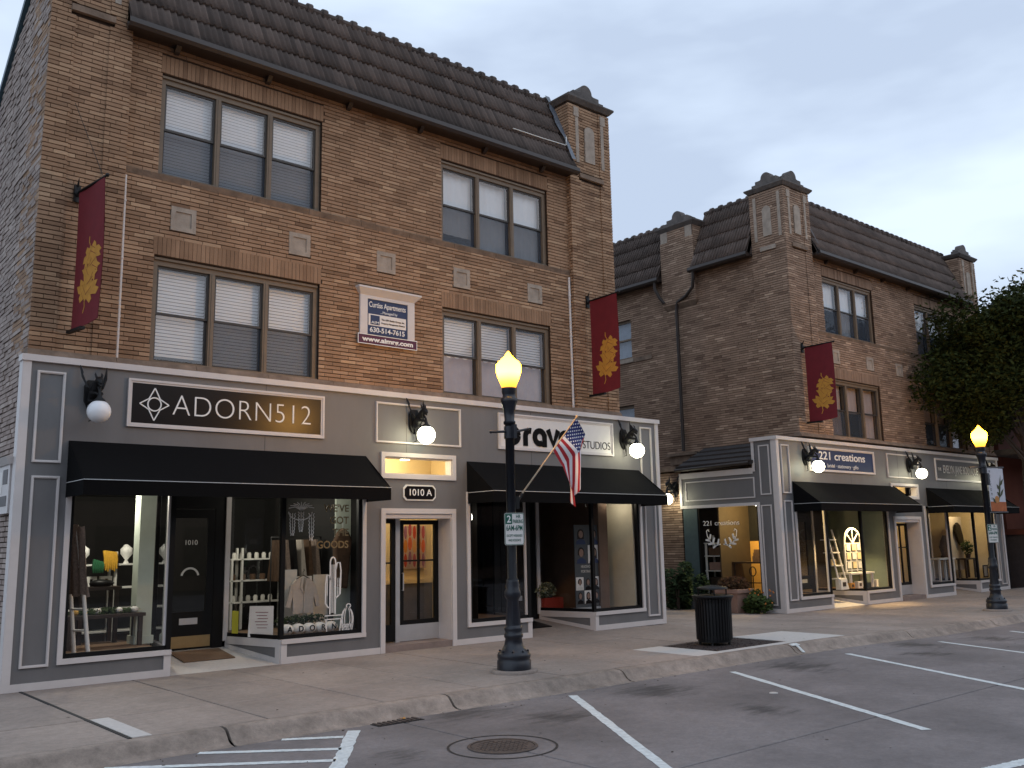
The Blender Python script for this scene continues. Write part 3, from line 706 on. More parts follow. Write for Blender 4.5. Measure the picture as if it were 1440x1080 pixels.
# ---- shop front -----------------------------------------------------------------
def shop_front(root, fx, dz, left_bulbs=False):
    """painted timber shop front; fx maps x, dz lowers it"""
    def bx(mb, a, b, y0, y1, c, d): mb.box(fx(a), fx(b), y0, y1, c+dz, d+dz)
    G = MB()   # grey boards
    for a, b, c, d in splits(3.05, 16.14, 2.75, 4.47, [(8.86, 10.34, 3.0, 3.36)]): bx(G, a, b, -.15, 0, c, d)
    for a, b, c, d in ((3.05, 3.76, 0, 2.75), (8.44, 8.86, 0, 2.75), (10.36, 10.72, 0, 2.75), (15.42, 16.14, 0, 2.75), (8.86, 10.36, 2.38, 2.75),
                       (3.76, 5.24, 0, .3), (6.97, 8.44, 0, .3), (10.72, 12.22, 0, .3), (13.94, 15.42, 0, .3)): bx(G, a, b, -.15, 0, c, d)
    bx(G, 3.05, 3.3, 0, .5, 0, 4.4) if False else None
    fs_ = G.build('shop_front', m_grey, root)
    T = MB()
    def tr(a, b, c, d, p=.02): bx(T, a, b, -.15-p, -.15, c, d)
    bx(T, 3.02, 16.17, -.2, .0, 4.39, 4.48)           # cap
    tr(3.05, 3.15, .1, 4.39, .022); tr(16.04, 16.14, .1, 4.39, .022)
    tr(3.05, 5.24, 0, .1); tr(6.97, 8.86, 0, .1); tr(10.36, 12.22, 0, .1); tr(13.94, 16.14, 0, .1)
    for a, b in ((5.14, 5.24), (6.97, 7.07), (12.12, 12.22), (13.94, 14.04)): tr(a, b, .1, .3)
    for a, b in ((3.7, 5.24), (6.97, 8.5), (10.66, 12.22), (13.94, 15.48)): bx(T, a, b, -.19, .02, .3, .37)  # sills
    for a, b in ((3.7, 3.77), (8.43, 8.5), (10.66, 10.73), (15.41, 15.48)): tr(a, b, .37, 2.75, .03)
    T.build('trim', m_trim, fs_)
    for q in (6.62, 9.33, 12.31):
        s = MB(); bx(s, q-.003, q+.003, -.1512, -.149, 3.32, 4.385); s.build('board_seam', m_joint, fs_)
    # side return boards at the left end
    s = MB(); s.box(fx(3.05)-.012, fx(3.05), -.17, .0, dz, 4.47+dz); s.build('corner_board', m_trim, fs_)
    for a, b, c, d in ((3.23, 3.6, 3.0, 4.27), (3.24, 3.6, .29, 2.82), (15.53, 15.9, 3.0, 4.29), (15.58, 15.94, .18, 2.82), (8.68, 10.54, 3.57, 4.29)):
        s = MB(); a, b = fx(a), fx(b)
        s.frame(a, b, c+dz, d+dz, .035, -.175, -.15); s.frame(a+.006, b-.006, c+.006+dz, d-.006+dz, .018, -.185, -.175); s.build('panel_moulding', m_trim, fs_)
    # transom
    s = MB(); s.frame(fx(8.79), fx(10.41), 2.95+dz, 3.41+dz, .075, -.185, -.15); s.frame(fx(8.865), fx(10.335), 3.025+dz, 3.335+dz, .02, -.15, .02)
    tw = s.build('transom_window', m_trim, root)
    s = MB(); s.quad((fx(8.88), -.05, 3.03+dz), (fx(10.33), -.05, 3.03+dz), (fx(10.33), -.05, 3.34+dz), (fx(8.88), -.05, 3.34+dz)); s.build('pane', m_glass, tw)
    # apartment entrance casing
    s = MB()
    for a, b, c, d in ((8.79, 8.88, 0, 2.43), (10.31, 10.4, 0, 2.43), (8.88, 10.31, 2.34, 2.43)): bx(s, a, b, -.185, -.15, c, d)
    bx(s, 10.3, 10.36, -.15, .3, .1, 2.38); bx(s, 8.86, 8.9, -.15, .3, .1, 2.38); bx(s, 8.9, 10.3, -.15, .3, 2.26, 2.34)
    es = s.build('entrance_casing', m_trim, root)
    s = MB(); bx(s, 8.88, 10.31, -.16, .35, -.02, .11); s.build('door_step', M('step_stone', (.22, .17, .15), .9, .2, 5, .3), root)
    # two doors: side light + leaf with muntins
    D = MB()
    def dbox(a, b, c, d, y0=.24, y1=.29): bx(D, a, b, y0, y1, c, d)
    dbox(8.9, 8.98, .13, 2.26); dbox(9.27, 9.35, .13, 2.26); dbox(8.98, 9.27, 2.18, 2.26); dbox(8.98, 9.27, .13, .42); dbox(8.98, 9.27, 1.47, 1.5)
    D.build('side_light', m_black, es)
    s = MB(); bx(s, 9.35, 9.44, .22, .3, .11, 2.26); s.build('door_post', m_alu, es)
    D = MB(); dbox(9.44, 9.53, .4, 2.24); dbox(10.21, 10.3, .4, 2.24); dbox(9.53, 10.21, 2.16, 2.24); dbox(9.53, 10.21, .4, .48); dbox(9.855, 9.885, .48, 2.16); dbox(9.53, 9.855, 1.5, 1.53); dbox(9.885, 10.21, 1.5, 1.53)
    dr = D.build('door', m_black, root)
    s = MB(); bx(s, 9.44, 10.3, .235, .29, .12, .4); s.build('kick_plate', m_alu, dr)
    s = MB(); s.quad((fx(9.53), .265, .48+dz), (fx(10.21), .265, .48+dz), (fx(10.21), .265, 2.16+dz), (fx(9.53), .265, 2.16+dz)); s.build('pane', m_glass, dr)
    s = MB(); s.tube([(fx(9.5), .2, 1.0+dz), (fx(9.5), .2, 1.3+dz)], .012, 8); s.tube([(fx(9.5), .24, 1.0+dz), (fx(9.5), .2, 1.0+dz)], .01, 6); s.tube([(fx(9.5), .24, 1.3+dz), (fx(9.5), .2, 1.3+dz)], .01, 6); s.build('handle', m_alu, dr)
    # recessed shop entrances and windows
    for k, o in enumerate((0, 6.98)):
        # front left window
        s = MB(); wx0, wx1 = 3.77+o, 5.24+o
        def b2(mb, a, b, y0, y1, c, d): mb.box(fx(a), fx(b), y0, y1, c+dz, d+dz)
        b2(s, wx0, wx0+.05, -.13, -.06, .37, 2.75); b2(s, wx0+.05, wx1-.07, -.13, -.06, .37, .43); b2(s, wx1-.07, wx1, -.15, -.06, .37, 2.75)
        wl = s.build('shop_window', m_black, root)
        s = MB(); s.box(fx(wx1-.1), fx(wx1-.07), -.12, -.07, .43+dz, 2.75+dz); s.build('jamb', m_trim, wl)
        s = MB(); s.quad((fx(wx0+.05), -.09, .42+dz), (fx(wx1-.1), -.09, .42+dz), (fx(wx1-.1), -.09, 2.75+dz), (fx(wx0+.05), -.09, 2.75+dz)); s.build('pane', m_shopglass, wl)
        # recess side left (glass return)
        lx, bx_ = 5.24+o, 5.5+o
        s = MB()
        s.hull([(fx(lx), -.06, dz), (fx(bx_), 1.2, dz), (fx(bx_-.06), 1.2, dz), (fx(lx-.06), -.06, dz)], [(fx(lx), -.06, .4+dz), (fx(bx_), 1.2, .4+dz), (fx(bx_-.06), 1.2, .4+dz), (fx(lx-.06), -.06, .4+dz)])
        s.build('return_base', m_grey, wl)
        s = MB(); s.quad((fx(lx-.03), -.06, .4+dz), (fx(bx_-.03), 1.2, .4+dz), (fx(bx_-.03), 1.2, 2.75+dz), (fx(lx-.03), -.06, 2.75+dz)); s.build('return_pane', m_shopglass, wl)
        # right window: angled pane + front pane
        ax, cx_, rx = 6.66+o, 6.97+o, 8.43+o
        s = MB()
        b2(s, cx_-.02, cx_+.05, -.15, -.08, .37, 2.75); b2(s, rx-.06, rx, -.13, -.06, .37, 2.75); b2(s, cx_+.05, rx-.06, -.13, -.06, .37, .43)
        s.hull([(fx(ax), 1.2, .37+dz), (fx(cx_), -.08, .37+dz), (fx(cx_+.05), -.08, .37+dz), (fx(ax+.05), 1.2, .37+dz)], [(fx(ax), 1.2, .43+dz), (fx(cx_), -.08, .43+dz), (fx(cx_+.05), -.08, .43+dz), (fx(ax+.05), 1.2, .43+dz)])
        wr = s.build('shop_window', m_black, root)
        s = MB(); b2(s, ax-.06, ax+.02, 1.17, 1.25, .3, 2.75); s.build('jamb', m_trim, wr)
        s = MB(); s.quad((fx(ax+.02), 1.17, .43+dz), (fx(cx_+.01), -.08, .43+dz), (fx(cx_+.01), -.08, 2.75+dz), (fx(ax+.02), 1.17, 2.75+dz)); s.build('pane', m_shopglass, wr)
        s = MB(); s.quad((fx(cx_+.05), -.09, .43+dz), (fx(rx-.06), -.09, .43+dz), (fx(rx-.06), -.09, 2.75+dz), (fx(cx_+.05), -.09, 2.75+dz)); s.build('pane', m_shopglass, wr)
        s = MB()   # angled base: grey board, trims
        s.hull([(fx(ax), 1.2, dz), (fx(cx_), -.148, dz), (fx(cx_+.06), -.0, dz), (fx(ax+.06), 1.2, dz)], [(fx(ax), 1.2, .3+dz), (fx(cx_), -.148, .3+dz), (fx(cx_+.06), -.0, .3+dz), (fx(ax+.06), 1.2, .3+dz)])
        s.build('return_base', m_grey, wr)
        s = MB(); d_ = Vector((cx_-ax, -1.35)); nn = Vector((d_.y, -d_.x)).normalized()*.018
        def sl(t0, t1, c, d, c1=None, d1=None):
            c1 = c if c1 is None else c1; d1 = d if d1 is None else d1
            p0 = Vector((ax, 1.2))+d_*t0; p1 = Vector((ax, 1.2))+d_*t1
            s.hull([(fx(p0.x), p0.y, c+dz), (fx(p1.x), p1.y, c1+dz), (fx(p1.x+nn.x), p1.y+nn.y, c1+dz), (fx(p0.x+nn.x), p0.y+nn.y, c+dz)],
                   [(fx(p0.x), p0.y, d+dz), (fx(p1.x), p1.y, d1+dz), (fx(p1.x+nn.x), p1.y+nn.y, d1+dz), (fx(p0.x+nn.x), p0.y+nn.y, d+dz)])
        sl(0, .92, .19, .25, .0, .09); sl(.92, 1, 0, .302); sl(0, .92, .25, .302); sl(0, 1, .302, .37)
        s.build('return_trim', m_trim, wr)
        # entry floor ramp, back wall with door
        s = MB(); s.hull([(fx(5.24+o), -.15, -.02+dz), (fx(6.97+o), -.15, -.02+dz), (fx(6.66+o), 1.25, -.02+dz), (fx(5.5+o), 1.25, -.02+dz)], [(fx(5.24+o), -.15, .004+dz), (fx(6.97+o), -.15, .004+dz), (fx(6.66+o), 1.25, .2+dz), (fx(5.5+o), 1.25, .2+dz)])
        s.build('entry_floor', m_walkP if k == 0 else m_walk, root)
        s = MB(); b2(s, 5.4+o, 6.72+o, -.1, 1.35, 2.72, 2.8); s.build('entry_soffit', m_black, root)
        s = MB(); b2(s, 5.44+o, 5.6+o, 1.2, 1.26, .2, 2.75); b2(s, 6.42+o, 6.6+o, 1.2, 1.26, .2, 2.75); b2(s, 5.6+o, 6.42+o, 1.2, 1.26, 2.45, 2.75)
        en = s.build('entrance_casing', m_black, root)
        s = MB(); b2(s, 5.61+o, 5.73+o, 1.19, 1.23, .21, 2.44); b2(s, 6.29+o, 6.41+o, 1.19, 1.23, .21, 2.44); b2(s, 5.73+o, 6.29+o, 1.19, 1.23, 2.3, 2.44); b2(s, 5.73+o, 6.29+o, 1.19, 1.23, .21, .8)
        d2 = s.build('door', m_black, root)
        s = MB(); b2(s, 5.64+o, 6.38+o, 1.18, 1.19, .24, .42); s.build('kick_plate', m_steelk if k == 0 else m_black, d2)
        s = MB(); s.quad((fx(5.73+o), 1.215, .8+dz), (fx(6.29+o), 1.215, .8+dz), (fx(6.29+o), 1.215, 2.3+dz), (fx(5.73+o), 1.215, 2.3+dz)); s.build('pane', m_shopglass, d2)
        s = MB(); b2(s, 5.86+o, 6.16+o, 1.178, 1.19, .6, .7); s.build('mail_slot', m_alu, d2)
        s = MB(); s.tube([(fx(5.67+o), 1.14, 1.1+dz), (fx(5.67+o), 1.14, 1.35+dz)], .013, 8); s.tube([(fx(5.67+o), 1.19, 1.22+dz), (fx(5.67+o), 1.14, 1.22+dz)], .02, 8); s.build('handle', m_iron, d2)
        # display floors
        s = MB(); b2(s, 3.6+o, 5.2+o, -.05, 1.9, .3, .38); s.build('display_floor', m_wood, root)
        s = MB(); s.hull([(fx(ax+.05), 1.2, .3+dz), (fx(cx_+.05), -.06, .3+dz), (fx(8.6+o), -.06, .3+dz), (fx(8.6+o), 1.9, .3+dz), (fx(ax+.05), 1.9, .3+dz)], [(fx(ax+.05), 1.2, .375+dz), (fx(cx_+.05), -.06, .375+dz), (fx(8.6+o), -.06, .375+dz), (fx(8.6+o), 1.9, .375+dz), (fx(ax+.05), 1.9, .375+dz)])
        s.build('display_floor', m_wood, root)
    return fs_
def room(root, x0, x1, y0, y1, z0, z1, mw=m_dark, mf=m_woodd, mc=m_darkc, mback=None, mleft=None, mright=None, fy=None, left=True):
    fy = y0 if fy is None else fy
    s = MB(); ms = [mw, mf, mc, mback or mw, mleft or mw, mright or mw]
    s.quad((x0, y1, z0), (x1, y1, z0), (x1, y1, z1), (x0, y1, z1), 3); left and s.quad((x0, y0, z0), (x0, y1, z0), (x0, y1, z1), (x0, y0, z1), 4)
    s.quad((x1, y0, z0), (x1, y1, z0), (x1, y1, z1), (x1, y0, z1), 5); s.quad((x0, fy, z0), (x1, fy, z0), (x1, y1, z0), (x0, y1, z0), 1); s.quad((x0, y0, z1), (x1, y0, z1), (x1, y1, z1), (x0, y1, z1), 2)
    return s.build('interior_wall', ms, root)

# ------------------------------------------------------------------ first building
A = thing('brick_building', 'three storey tan brick building with grey shop front and black awnings, nearest on the left', 'building', (9.6, 4, 0))
fA = lambda x: x
BB, BS = ('b', 'bs'), ('b', 'b')
upper_front(A, fA, m_brick, True, [[BB, BB, BB], [('w', 'wsh'), ('w', 'ws'), ('w', 'ws')], [('b', 'bh'), BB, BB], [('b', 'p'), ('b', 'p'), ('b', 'p')]])  # last window's lower shades carry a pinkish pane reflection in their colour
pier(A, 3.1, 4.27, -.12, .9, 11.5, 4.56, m_brick); pier(A, 13.66, 14.95, -.12, .9, 11.5, 4.56, m_brick)
s = MB(); s.hull([(3.13, .05, 0), (3.45, .05, 0), (3.45, 11, 0), (3.13, 11, 0)], [(3.13, .05, 11.4), (3.45, .05, 11.4), (3.45, 11, 4), (3.13, 11, 4)])
lw = s.build('side_wall', m_mortar, A)
B = MB()
for (a, b, c, d, t_) in courses(-.1, 9, 0, 11.4, (), .22, .072, 5):
    if d < 11.4-(a)*.68: B.tone = cl(t_); B.box(3.1+random.uniform(-.012, .008), 3.14, a, b, c, d)
tag(B.build('brick_facing', m_brickL, lw), kind='stuff')
s = MB(); s.hull([(3.04, .9, 10.80), (3.5, .9, 10.80), (3.5, 11, 3.9), (3.04, 11, 3.9)], [(3.04, .9, 10.92), (3.5, .9, 10.92), (3.5, 11, 4.02), (3.04, 11, 4.02)]); s.build('coping', M('coping_blue', (.05, .1, .13), .5), A)
s = MB(); s.box(14.65, 14.92, .35, 11, 0, 11.4); s.box(3.45, 14.6, 10.7, 11, 0, 11.4); s.box(14.95, 16.1, .0, 6, 4.3, 4.44); s.box(15.9, 16.12, .01, 6, 0, 4.3); s.build('side_wall', m_brickB, A)
s = MB(); s.box(3.45, 14.6, .36, 10.6, 4.45, 4.5); s.build('upper_floor', m_dark, A)
shop_front(A, fA, 0)
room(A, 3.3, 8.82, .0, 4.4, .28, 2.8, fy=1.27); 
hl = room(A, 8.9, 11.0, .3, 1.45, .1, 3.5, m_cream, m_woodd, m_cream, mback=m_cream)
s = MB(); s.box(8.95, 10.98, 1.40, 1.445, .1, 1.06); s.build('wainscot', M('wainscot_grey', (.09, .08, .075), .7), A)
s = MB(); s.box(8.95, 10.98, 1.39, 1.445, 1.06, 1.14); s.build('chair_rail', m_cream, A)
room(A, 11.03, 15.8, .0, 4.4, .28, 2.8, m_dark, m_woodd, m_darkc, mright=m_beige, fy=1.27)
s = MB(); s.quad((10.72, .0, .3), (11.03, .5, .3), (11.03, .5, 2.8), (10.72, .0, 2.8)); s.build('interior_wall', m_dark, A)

# ------------------------------------------------------------------ second building
def fB(x): return x+17.69+.03*max(0, x-9)
Bz = -.075
Bd = thing('brick_building', 'tan brick building beyond the alley with tiled mansard and two chimney-like piers', 'building', (27.5, 4, Bz))
uB = lambda x: fB(19.2-x) if True else 0
BXL = fB(4.25)
upper_front(Bd, uB, m_brickB, False, [[('b', 'ps'), ('w', 's'), ('w', 's')], [('w', 's'), ('w', 'ws'), ('w', 's')], [('p', 's'), ('p', 's'), ('p', 'p')], [('p', 'ps'), ('p', 's'), ('p', 'p')]])
a, b = fB(4.25), fB(5.54)
pier(Bd, a, b, -.12, 1.0, 11.55, 4.5, m_brickB); pier(Bd, fB(14.93), fB(16.1), -.12, .9, 11.5, 4.5, m_brickB)
# crest and trims on the alley side of the corner pier
s = MB(); pier_ornament(s, .44, a+.05, a+.3, .95, 11.68, 'y'); s.build('crest', m_cap, Bd, .012)
s = MB()
for yy in (.03, .82): s.box(a-.022, a+.02, yy-.045, yy+.045, 10.1, 11.4)
pts = [(.3, 10.2), (.58, 10.2)]+[(.44+.14*math.cos(math.pi*i/10), 10.95+.13*math.sin(math.pi*i/10)) for i in range(11)]
s.hull([(a+.02, u, v) for u, v in pts], [(a-.014, u, v) for u, v in pts]); s.box(a-.05, a+.02, .2, .7, 9.78, 9.9)
s.build('stone_trim', m_stone, Bd)
# side wall along the alley
xs = fB(4.25)+.02
swin = [(5.75, 6.75, 7.55, 8.85), (5.75, 6.75, 4.9, 6.05)]; swin_all = swin+[(.3, 3.05, -.2, 3.55)]
core = MB()
for u0, u1, c, d in splits(.35, 10, -.1, 9.9, swin_all): core.box(xs+.012, xs+.35, u0, u1, c, d)
sideB = core.build('side_wall', m_mortar, Bd)
BR = MB()
for (u0, u1, c, d, t_) in courses(.9, 9.5, -.1, 9.86, swin_all+[(4.9, 9.5, 7.4, 7.55)], seed=9):
    BR.tone = cl(t_); BR.box(xs+random.uniform(-.004, .004), xs+.03, u0, u1, c, d)
tag(BR.build('brick_facing', m_brickB, sideB), kind='stuff')
s = MB(); s.box(xs-.03, xs+.05, 4.9, 9.5, 7.41, 7.54); s.build('stone_band', m_stoneD, sideB)
for u0, u1, c, d in swin:
    s = MB()
    for q in ((u0, u0+.07, c, d), (u1-.07, u1, c, d), (u0+.07, u1-.07, d-.09, d), (u0+.07, u1-.07, c, c+.07), (u0+.07, u1-.07, (c+d)/2-.03, (c+d)/2+.03)): s.box(xs+.08, xs+.16, q[0], q[1], q[2], q[3])
    w_ = s.build('window', m_frame, sideB)
    s = MB(); s.quad((xs+.12, u0, c), (xs+.12, u1, c), (xs+.12, u1, d), (xs+.12, u0, d)); s.build('pane', m_glass, w_)
    s = MB(); s.quad((xs+.2, u0, c), (xs+.2, u1, c), (xs+.2, u1, d), (xs+.2, u0, d)); s.build('roller_shade', M('shade_blue', (.2, .24, .3), .8), w_)
    s = MB(); s.box(xs-.04, xs+.1, u0-.08, u1+.08, c-.12, c-.002); s.build('sill', m_stone, w_)
# side mansard, in two lengths beside the middle pier
sl_ = Vector((.84, 0, 1.86))
for (u0, u1) in ((1.0, 3.0), (4.3, 9.4)):
    rf = mansard(Bd, (xs-.3, u1, 9.81), (0, -1, 0), sl_, u1-u0, sl_.length, False, m_tile)
    s = MB(); gp = [(-.60, 9.84), (-.62, 9.75), (-.58, 9.70), (-.50, 9.70), (-.46, 9.74), (-.46, 9.80), (-.585, 9.84)]
    s.hull([(xs+q+.2, u0-.05, z-.02) for q, z in gp], [(xs+q+.2, u1+.05, z-.02) for q, z in gp]); s.build('gutter', m_gutter, rf)
    s = MB(); s.box(xs-.26, xs, u0, u1, 9.73, 9.78); s.build('soffit', m_gutter, rf)
    for uu in (u0, u1):
        s = MB(); s.hull([(xs-.3, uu, 9.79), (xs+.54, uu, 11.65), (xs+.54, uu, 9.79)], [(xs-.3, uu+.03, 9.79), (xs+.54, uu+.03, 11.65), (xs+.54, uu+.03, 9.79)]); s.build('roof_cheek', m_tile, rf)
# middle pier
core = MB(); core.box(xs-.11, xs+.9, 3.02, 4.26, 8.9, 11.25); mp_ = core.build('pier', m_mortar, Bd)
BR = MB()
for (u0, u1, c, d, t_) in courses(3.0, 4.28, 8.9, 11.25, [(3.02, 3.3, 10.9, 11.25), (3.98, 4.26, 10.9, 11.25)], seed=4): BR.tone = cl(t_); BR.box(xs-.125, xs-.1, u0+(.001), u1, c, d)
for (u0, u1, c, d, t_) in courses(xs-.098, xs+.9, 8.9, 11.25, (), seed=6): BR.tone = cl(t_); BR.box(u0, u1, 2.998, 3.03, c, d)
tag(BR.build('brick_facing', m_brickB, mp_), kind='stuff')
s = MB(); s.box(xs-.13, xs-.1, 3.03, 3.29, 10.91, 11.25); s.box(xs-.13, xs-.1, 3.99, 4.25, 10.91, 11.25); s.build('stone_trim', m_stone, mp_)
s = MB(); s.hull([(xs-.13, 2.98, 11.25), (xs+.92, 2.98, 11.25), (xs+.92, 4.3, 11.25), (xs-.13, 4.3, 11.25)], [(xs-.23, 2.88, 11.36), (xs+1, 2.88, 11.36), (xs+1, 4.4, 11.36), (xs-.23, 4.4, 11.36)]); s.box(xs-.23, xs+1, 2.88, 4.4, 11.36, 11.41); s.build('cap', m_cap, mp_)
s = MB(); pier_ornament(s, 3.64, xs-.05, xs+.2, 1.1, 11.41, 'y'); s.build('crest', m_cap, mp_, .012)
s = MB(); s.hull([(xs-.12, 3.0, 8.9), (xs+.1, 3.0, 8.9), (xs+.1, 4.28, 8.9), (xs-.12, 4.28, 8.9)], [(xs+.0, 3.1, 8.75), (xs+.1, 3.1, 8.75), (xs+.1, 4.2, 8.75), (xs, 4.2, 8.75)]); s.build('corbel', m_stoneD, mp_)
s = MB(); s.tube([(xs-.32, 2.9, 9.72), (xs-.3, 2.92, 9.5), (xs-.25, 3.0, 9.25), (xs-.2, 3.3, 9.05), (xs-.1, 3.72, 8.95), (xs-.09, 3.78, 8.7), (xs-.09, 3.78, 4.4)], .05, 10)
s.tube([(xs-.32, 4.4, 9.72), (xs-.3, 4.42, 9.5), (xs-.25, 4.3, 9.2), (xs-.16, 4.2, 9.0)], .05, 10)
for zz in (5.3, 6.6, 7.9): s.tube([(xs-.09, 3.78, zz), (xs-.09, 3.78, zz+.04)], .062, 10)
s.build('downpipe', m_gutter, Bd)
s = MB(); s.box(xs-.22, xs+.02, 3.3, 4.2, 4.0, 4.25); s.box(xs-.3, xs+.02, 3.2, 4.3, 4.253, 4.33); s.build('corbel', m_stoneD, Bd)
s = MB(); s.box(fB(16.0), fB(16.08), .3, 10, -.1, 11.4); s.box(xs+.4, fB(16), 9.6, 9.9, -.1, 11.4); s.build('rear_wall', m_brickB, Bd)
s = MB(); s.box(xs+.36, fB(15.9), .36, 9.5, 4.4, 4.46); s.build('upper_floor', m_dark, Bd)
shop_front(Bd, fB, Bz)
# alley extension of the shop: front at x = fB(3.05)
ex = fB(3.05)
def eb(mb, y0, y1, c, d, x0=0, x1=.12): mb.box(ex+x0, ex+x1, y0, y1, c+Bz, d+Bz)
s = MB(); eb(s, .0, .5, 0, 4.47); eb(s, .5, 3.0, 2.78, 3.62); eb(s, .5, 3.0, 0, .34); s.quad((ex+.12, .56, .3), (ex+1.6, .56, .3), (ex+1.6, 2.94, .3), (ex+.12, 2.94, .3)); eb(s, 2.52, 3.0, .34, 2.78, .03, .12)
sf = s.build('side_shop_front', m_grey, Bd)
s = MB(); eb(s, -.15, -.05, .1, 4.39, -.022, 0); eb(s, -.15, .62, 4.39, 4.48, -.05, 0); eb(s, .52, .6, 3.6, 4.39, -.02, 0); eb(s, .6, 3.06, 3.55, 3.7, -.03, 0); eb(s, .5, 2.98, 2.72, 2.8, -.03, 0); eb(s, .43, .5, .1, 2.8, -.03, 0); eb(s, -.15, .5, 0, .1, -.02, 0); eb(s, 2.98, 3.06, 2.72, 3.55, -.03, 0)
s.build('trim', m_trim, sf)
for y0, y1, c, d in ((.06, .38, 2.98, 4.27), (.08, .4, .18, 2.76 - .04), (.56, 2.86, 2.92, 3.46)):
    s = MB(); c += Bz; d += Bz; w_ = .03
    for q in ((y0, y1, d-w_, d), (y0, y1, c, c+w_), (y0, y0+w_, c+w_, d-w_), (y1-w_, y1, c+w_, d-w_)): s.box(ex-.02, ex, *q)
    s.build('panel_moulding', m_trim, sf)
s = MB(); s.quad((ex+.12, .56, 2.755), (ex+1.7, .56, 2.755), (ex+1.7, 3.0, 2.755), (ex+.12, 3.0, 2.755)); s.build('alley_ceiling', m_darkc, Bd)
s = MB(); eb(s, 2.5, 2.98, .34, 2.72, -.012, .03); s.build('side_panel', M('panel_teal_grey', (.055, .085, .085), .6), sf)
s = MB(); s.hull([(ex-.1, .55, 3.72), (ex-.1, 3.1, 3.72), (xs, 3.1, 4.3), (xs, .55, 4.3)], [(ex-.1, .55, 3.8), (ex-.1, 3.1, 3.8), (xs, 3.1, 4.42), (xs, .55, 4.42)]); ar = s.build('lean_to_roof', M('roof_felt', (.035, .03, .03), .9, .3, 6, .4), Bd)
s = MB()
for k in range(4):
    t0 = k/4; x_ = ex-.1+(xs-ex+.1)*t0
    s.box(x_-.01, x_+.02, .55, 3.1, 3.8+.62*t0, 3.84+.62*t0)
s.build('shingle_edge', m_gutter, ar)
s = MB(); s.tube([(ex-.12, .62, 3.76), (ex-.12, 3.12, 3.72)], .05, 8); s.build('gutter', m_gutter, ar)
s = MB(); s.quad((ex+.05, .5, .34+Bz), (ex+.05, 2.5, .34+Bz), (ex+.05, 2.5, 2.72+Bz), (ex+.05, .5, 2.72+Bz)); aw = s.build('alley_window', m_shopglass, sf)
s = MB(); eb(s, .5, .55, .34, 2.72, 0, .08); eb(s, 2.45, 2.5, .34, 2.72, 0, .08); eb(s, .55, 2.45, .34, .39, 0, .08); s.build('window_frame', m_black, sf)
s = MB(); s.box(20.80, 21.2, 3.07, 8, -.1, 3.72); low = s.build('low_wall', m_mortar, Bd)
BR = MB()
for (u0, u1, c, d, t_) in courses(3.065, 8, -.1, 3.72, (), seed=19): BR.tone = cl(t_); BR.box(20.78+random.uniform(-.006, .004), 20.82, u0, u1, c, d)
tag(BR.build('brick_facing', m_brickB, low), kind='stuff')
s = MB(); s.box(20.70, 22, 3.13, 8, 3.725, 3.84); s.build('wall_coping', m_stoneD, low)
room(Bd, fB(3.2), fB(8.8), .55, 2.94, .25, 2.75, m_dark, m_wood, m_darkc, mback=m_dark, fy=1.27, left=False)
s = MB(); s.box(ex+1.6, ex+1.66, .6, 2.0, .25, 1.72); s.build('partition', m_orangew, Bd)
s = MB(); s.box(ex+1.6, ex+1.66, .6, 2.94, 1.725, 2.74); s.box(ex+1.6, ex+1.66, 2.005, 2.94, .25, 1.72); s.build('dark_partition', m_dark, Bd)
s = MB(); s.box(fB(3.3), fB(8.8), 1.96, 2.0, .2, 2.75); s.box(fB(7.6), fB(8.85), .0, .03, .2, .22); s.build('display_backing', M('backing_brown', (.05, .035, .02), .8), Bd)
s = MB(); s.box(fB(8.46), fB(8.5), -.02, 1.9, .3, 2.75); s.build('display_side', M('wall_sage', (.13, .165, .135), .8, .08), Bd)
room(Bd, fB(10.6), fB(15.8), .0, 2.6, .25, 2.8, m_orangew, m_wood, m_darkc, mback=m_cream, mright=m_cream, fy=1.27)
room(Bd, fB(8.9), fB(10.5), .3, 1.45, .1, 3.45, m_cream, m_woodd, m_cream)

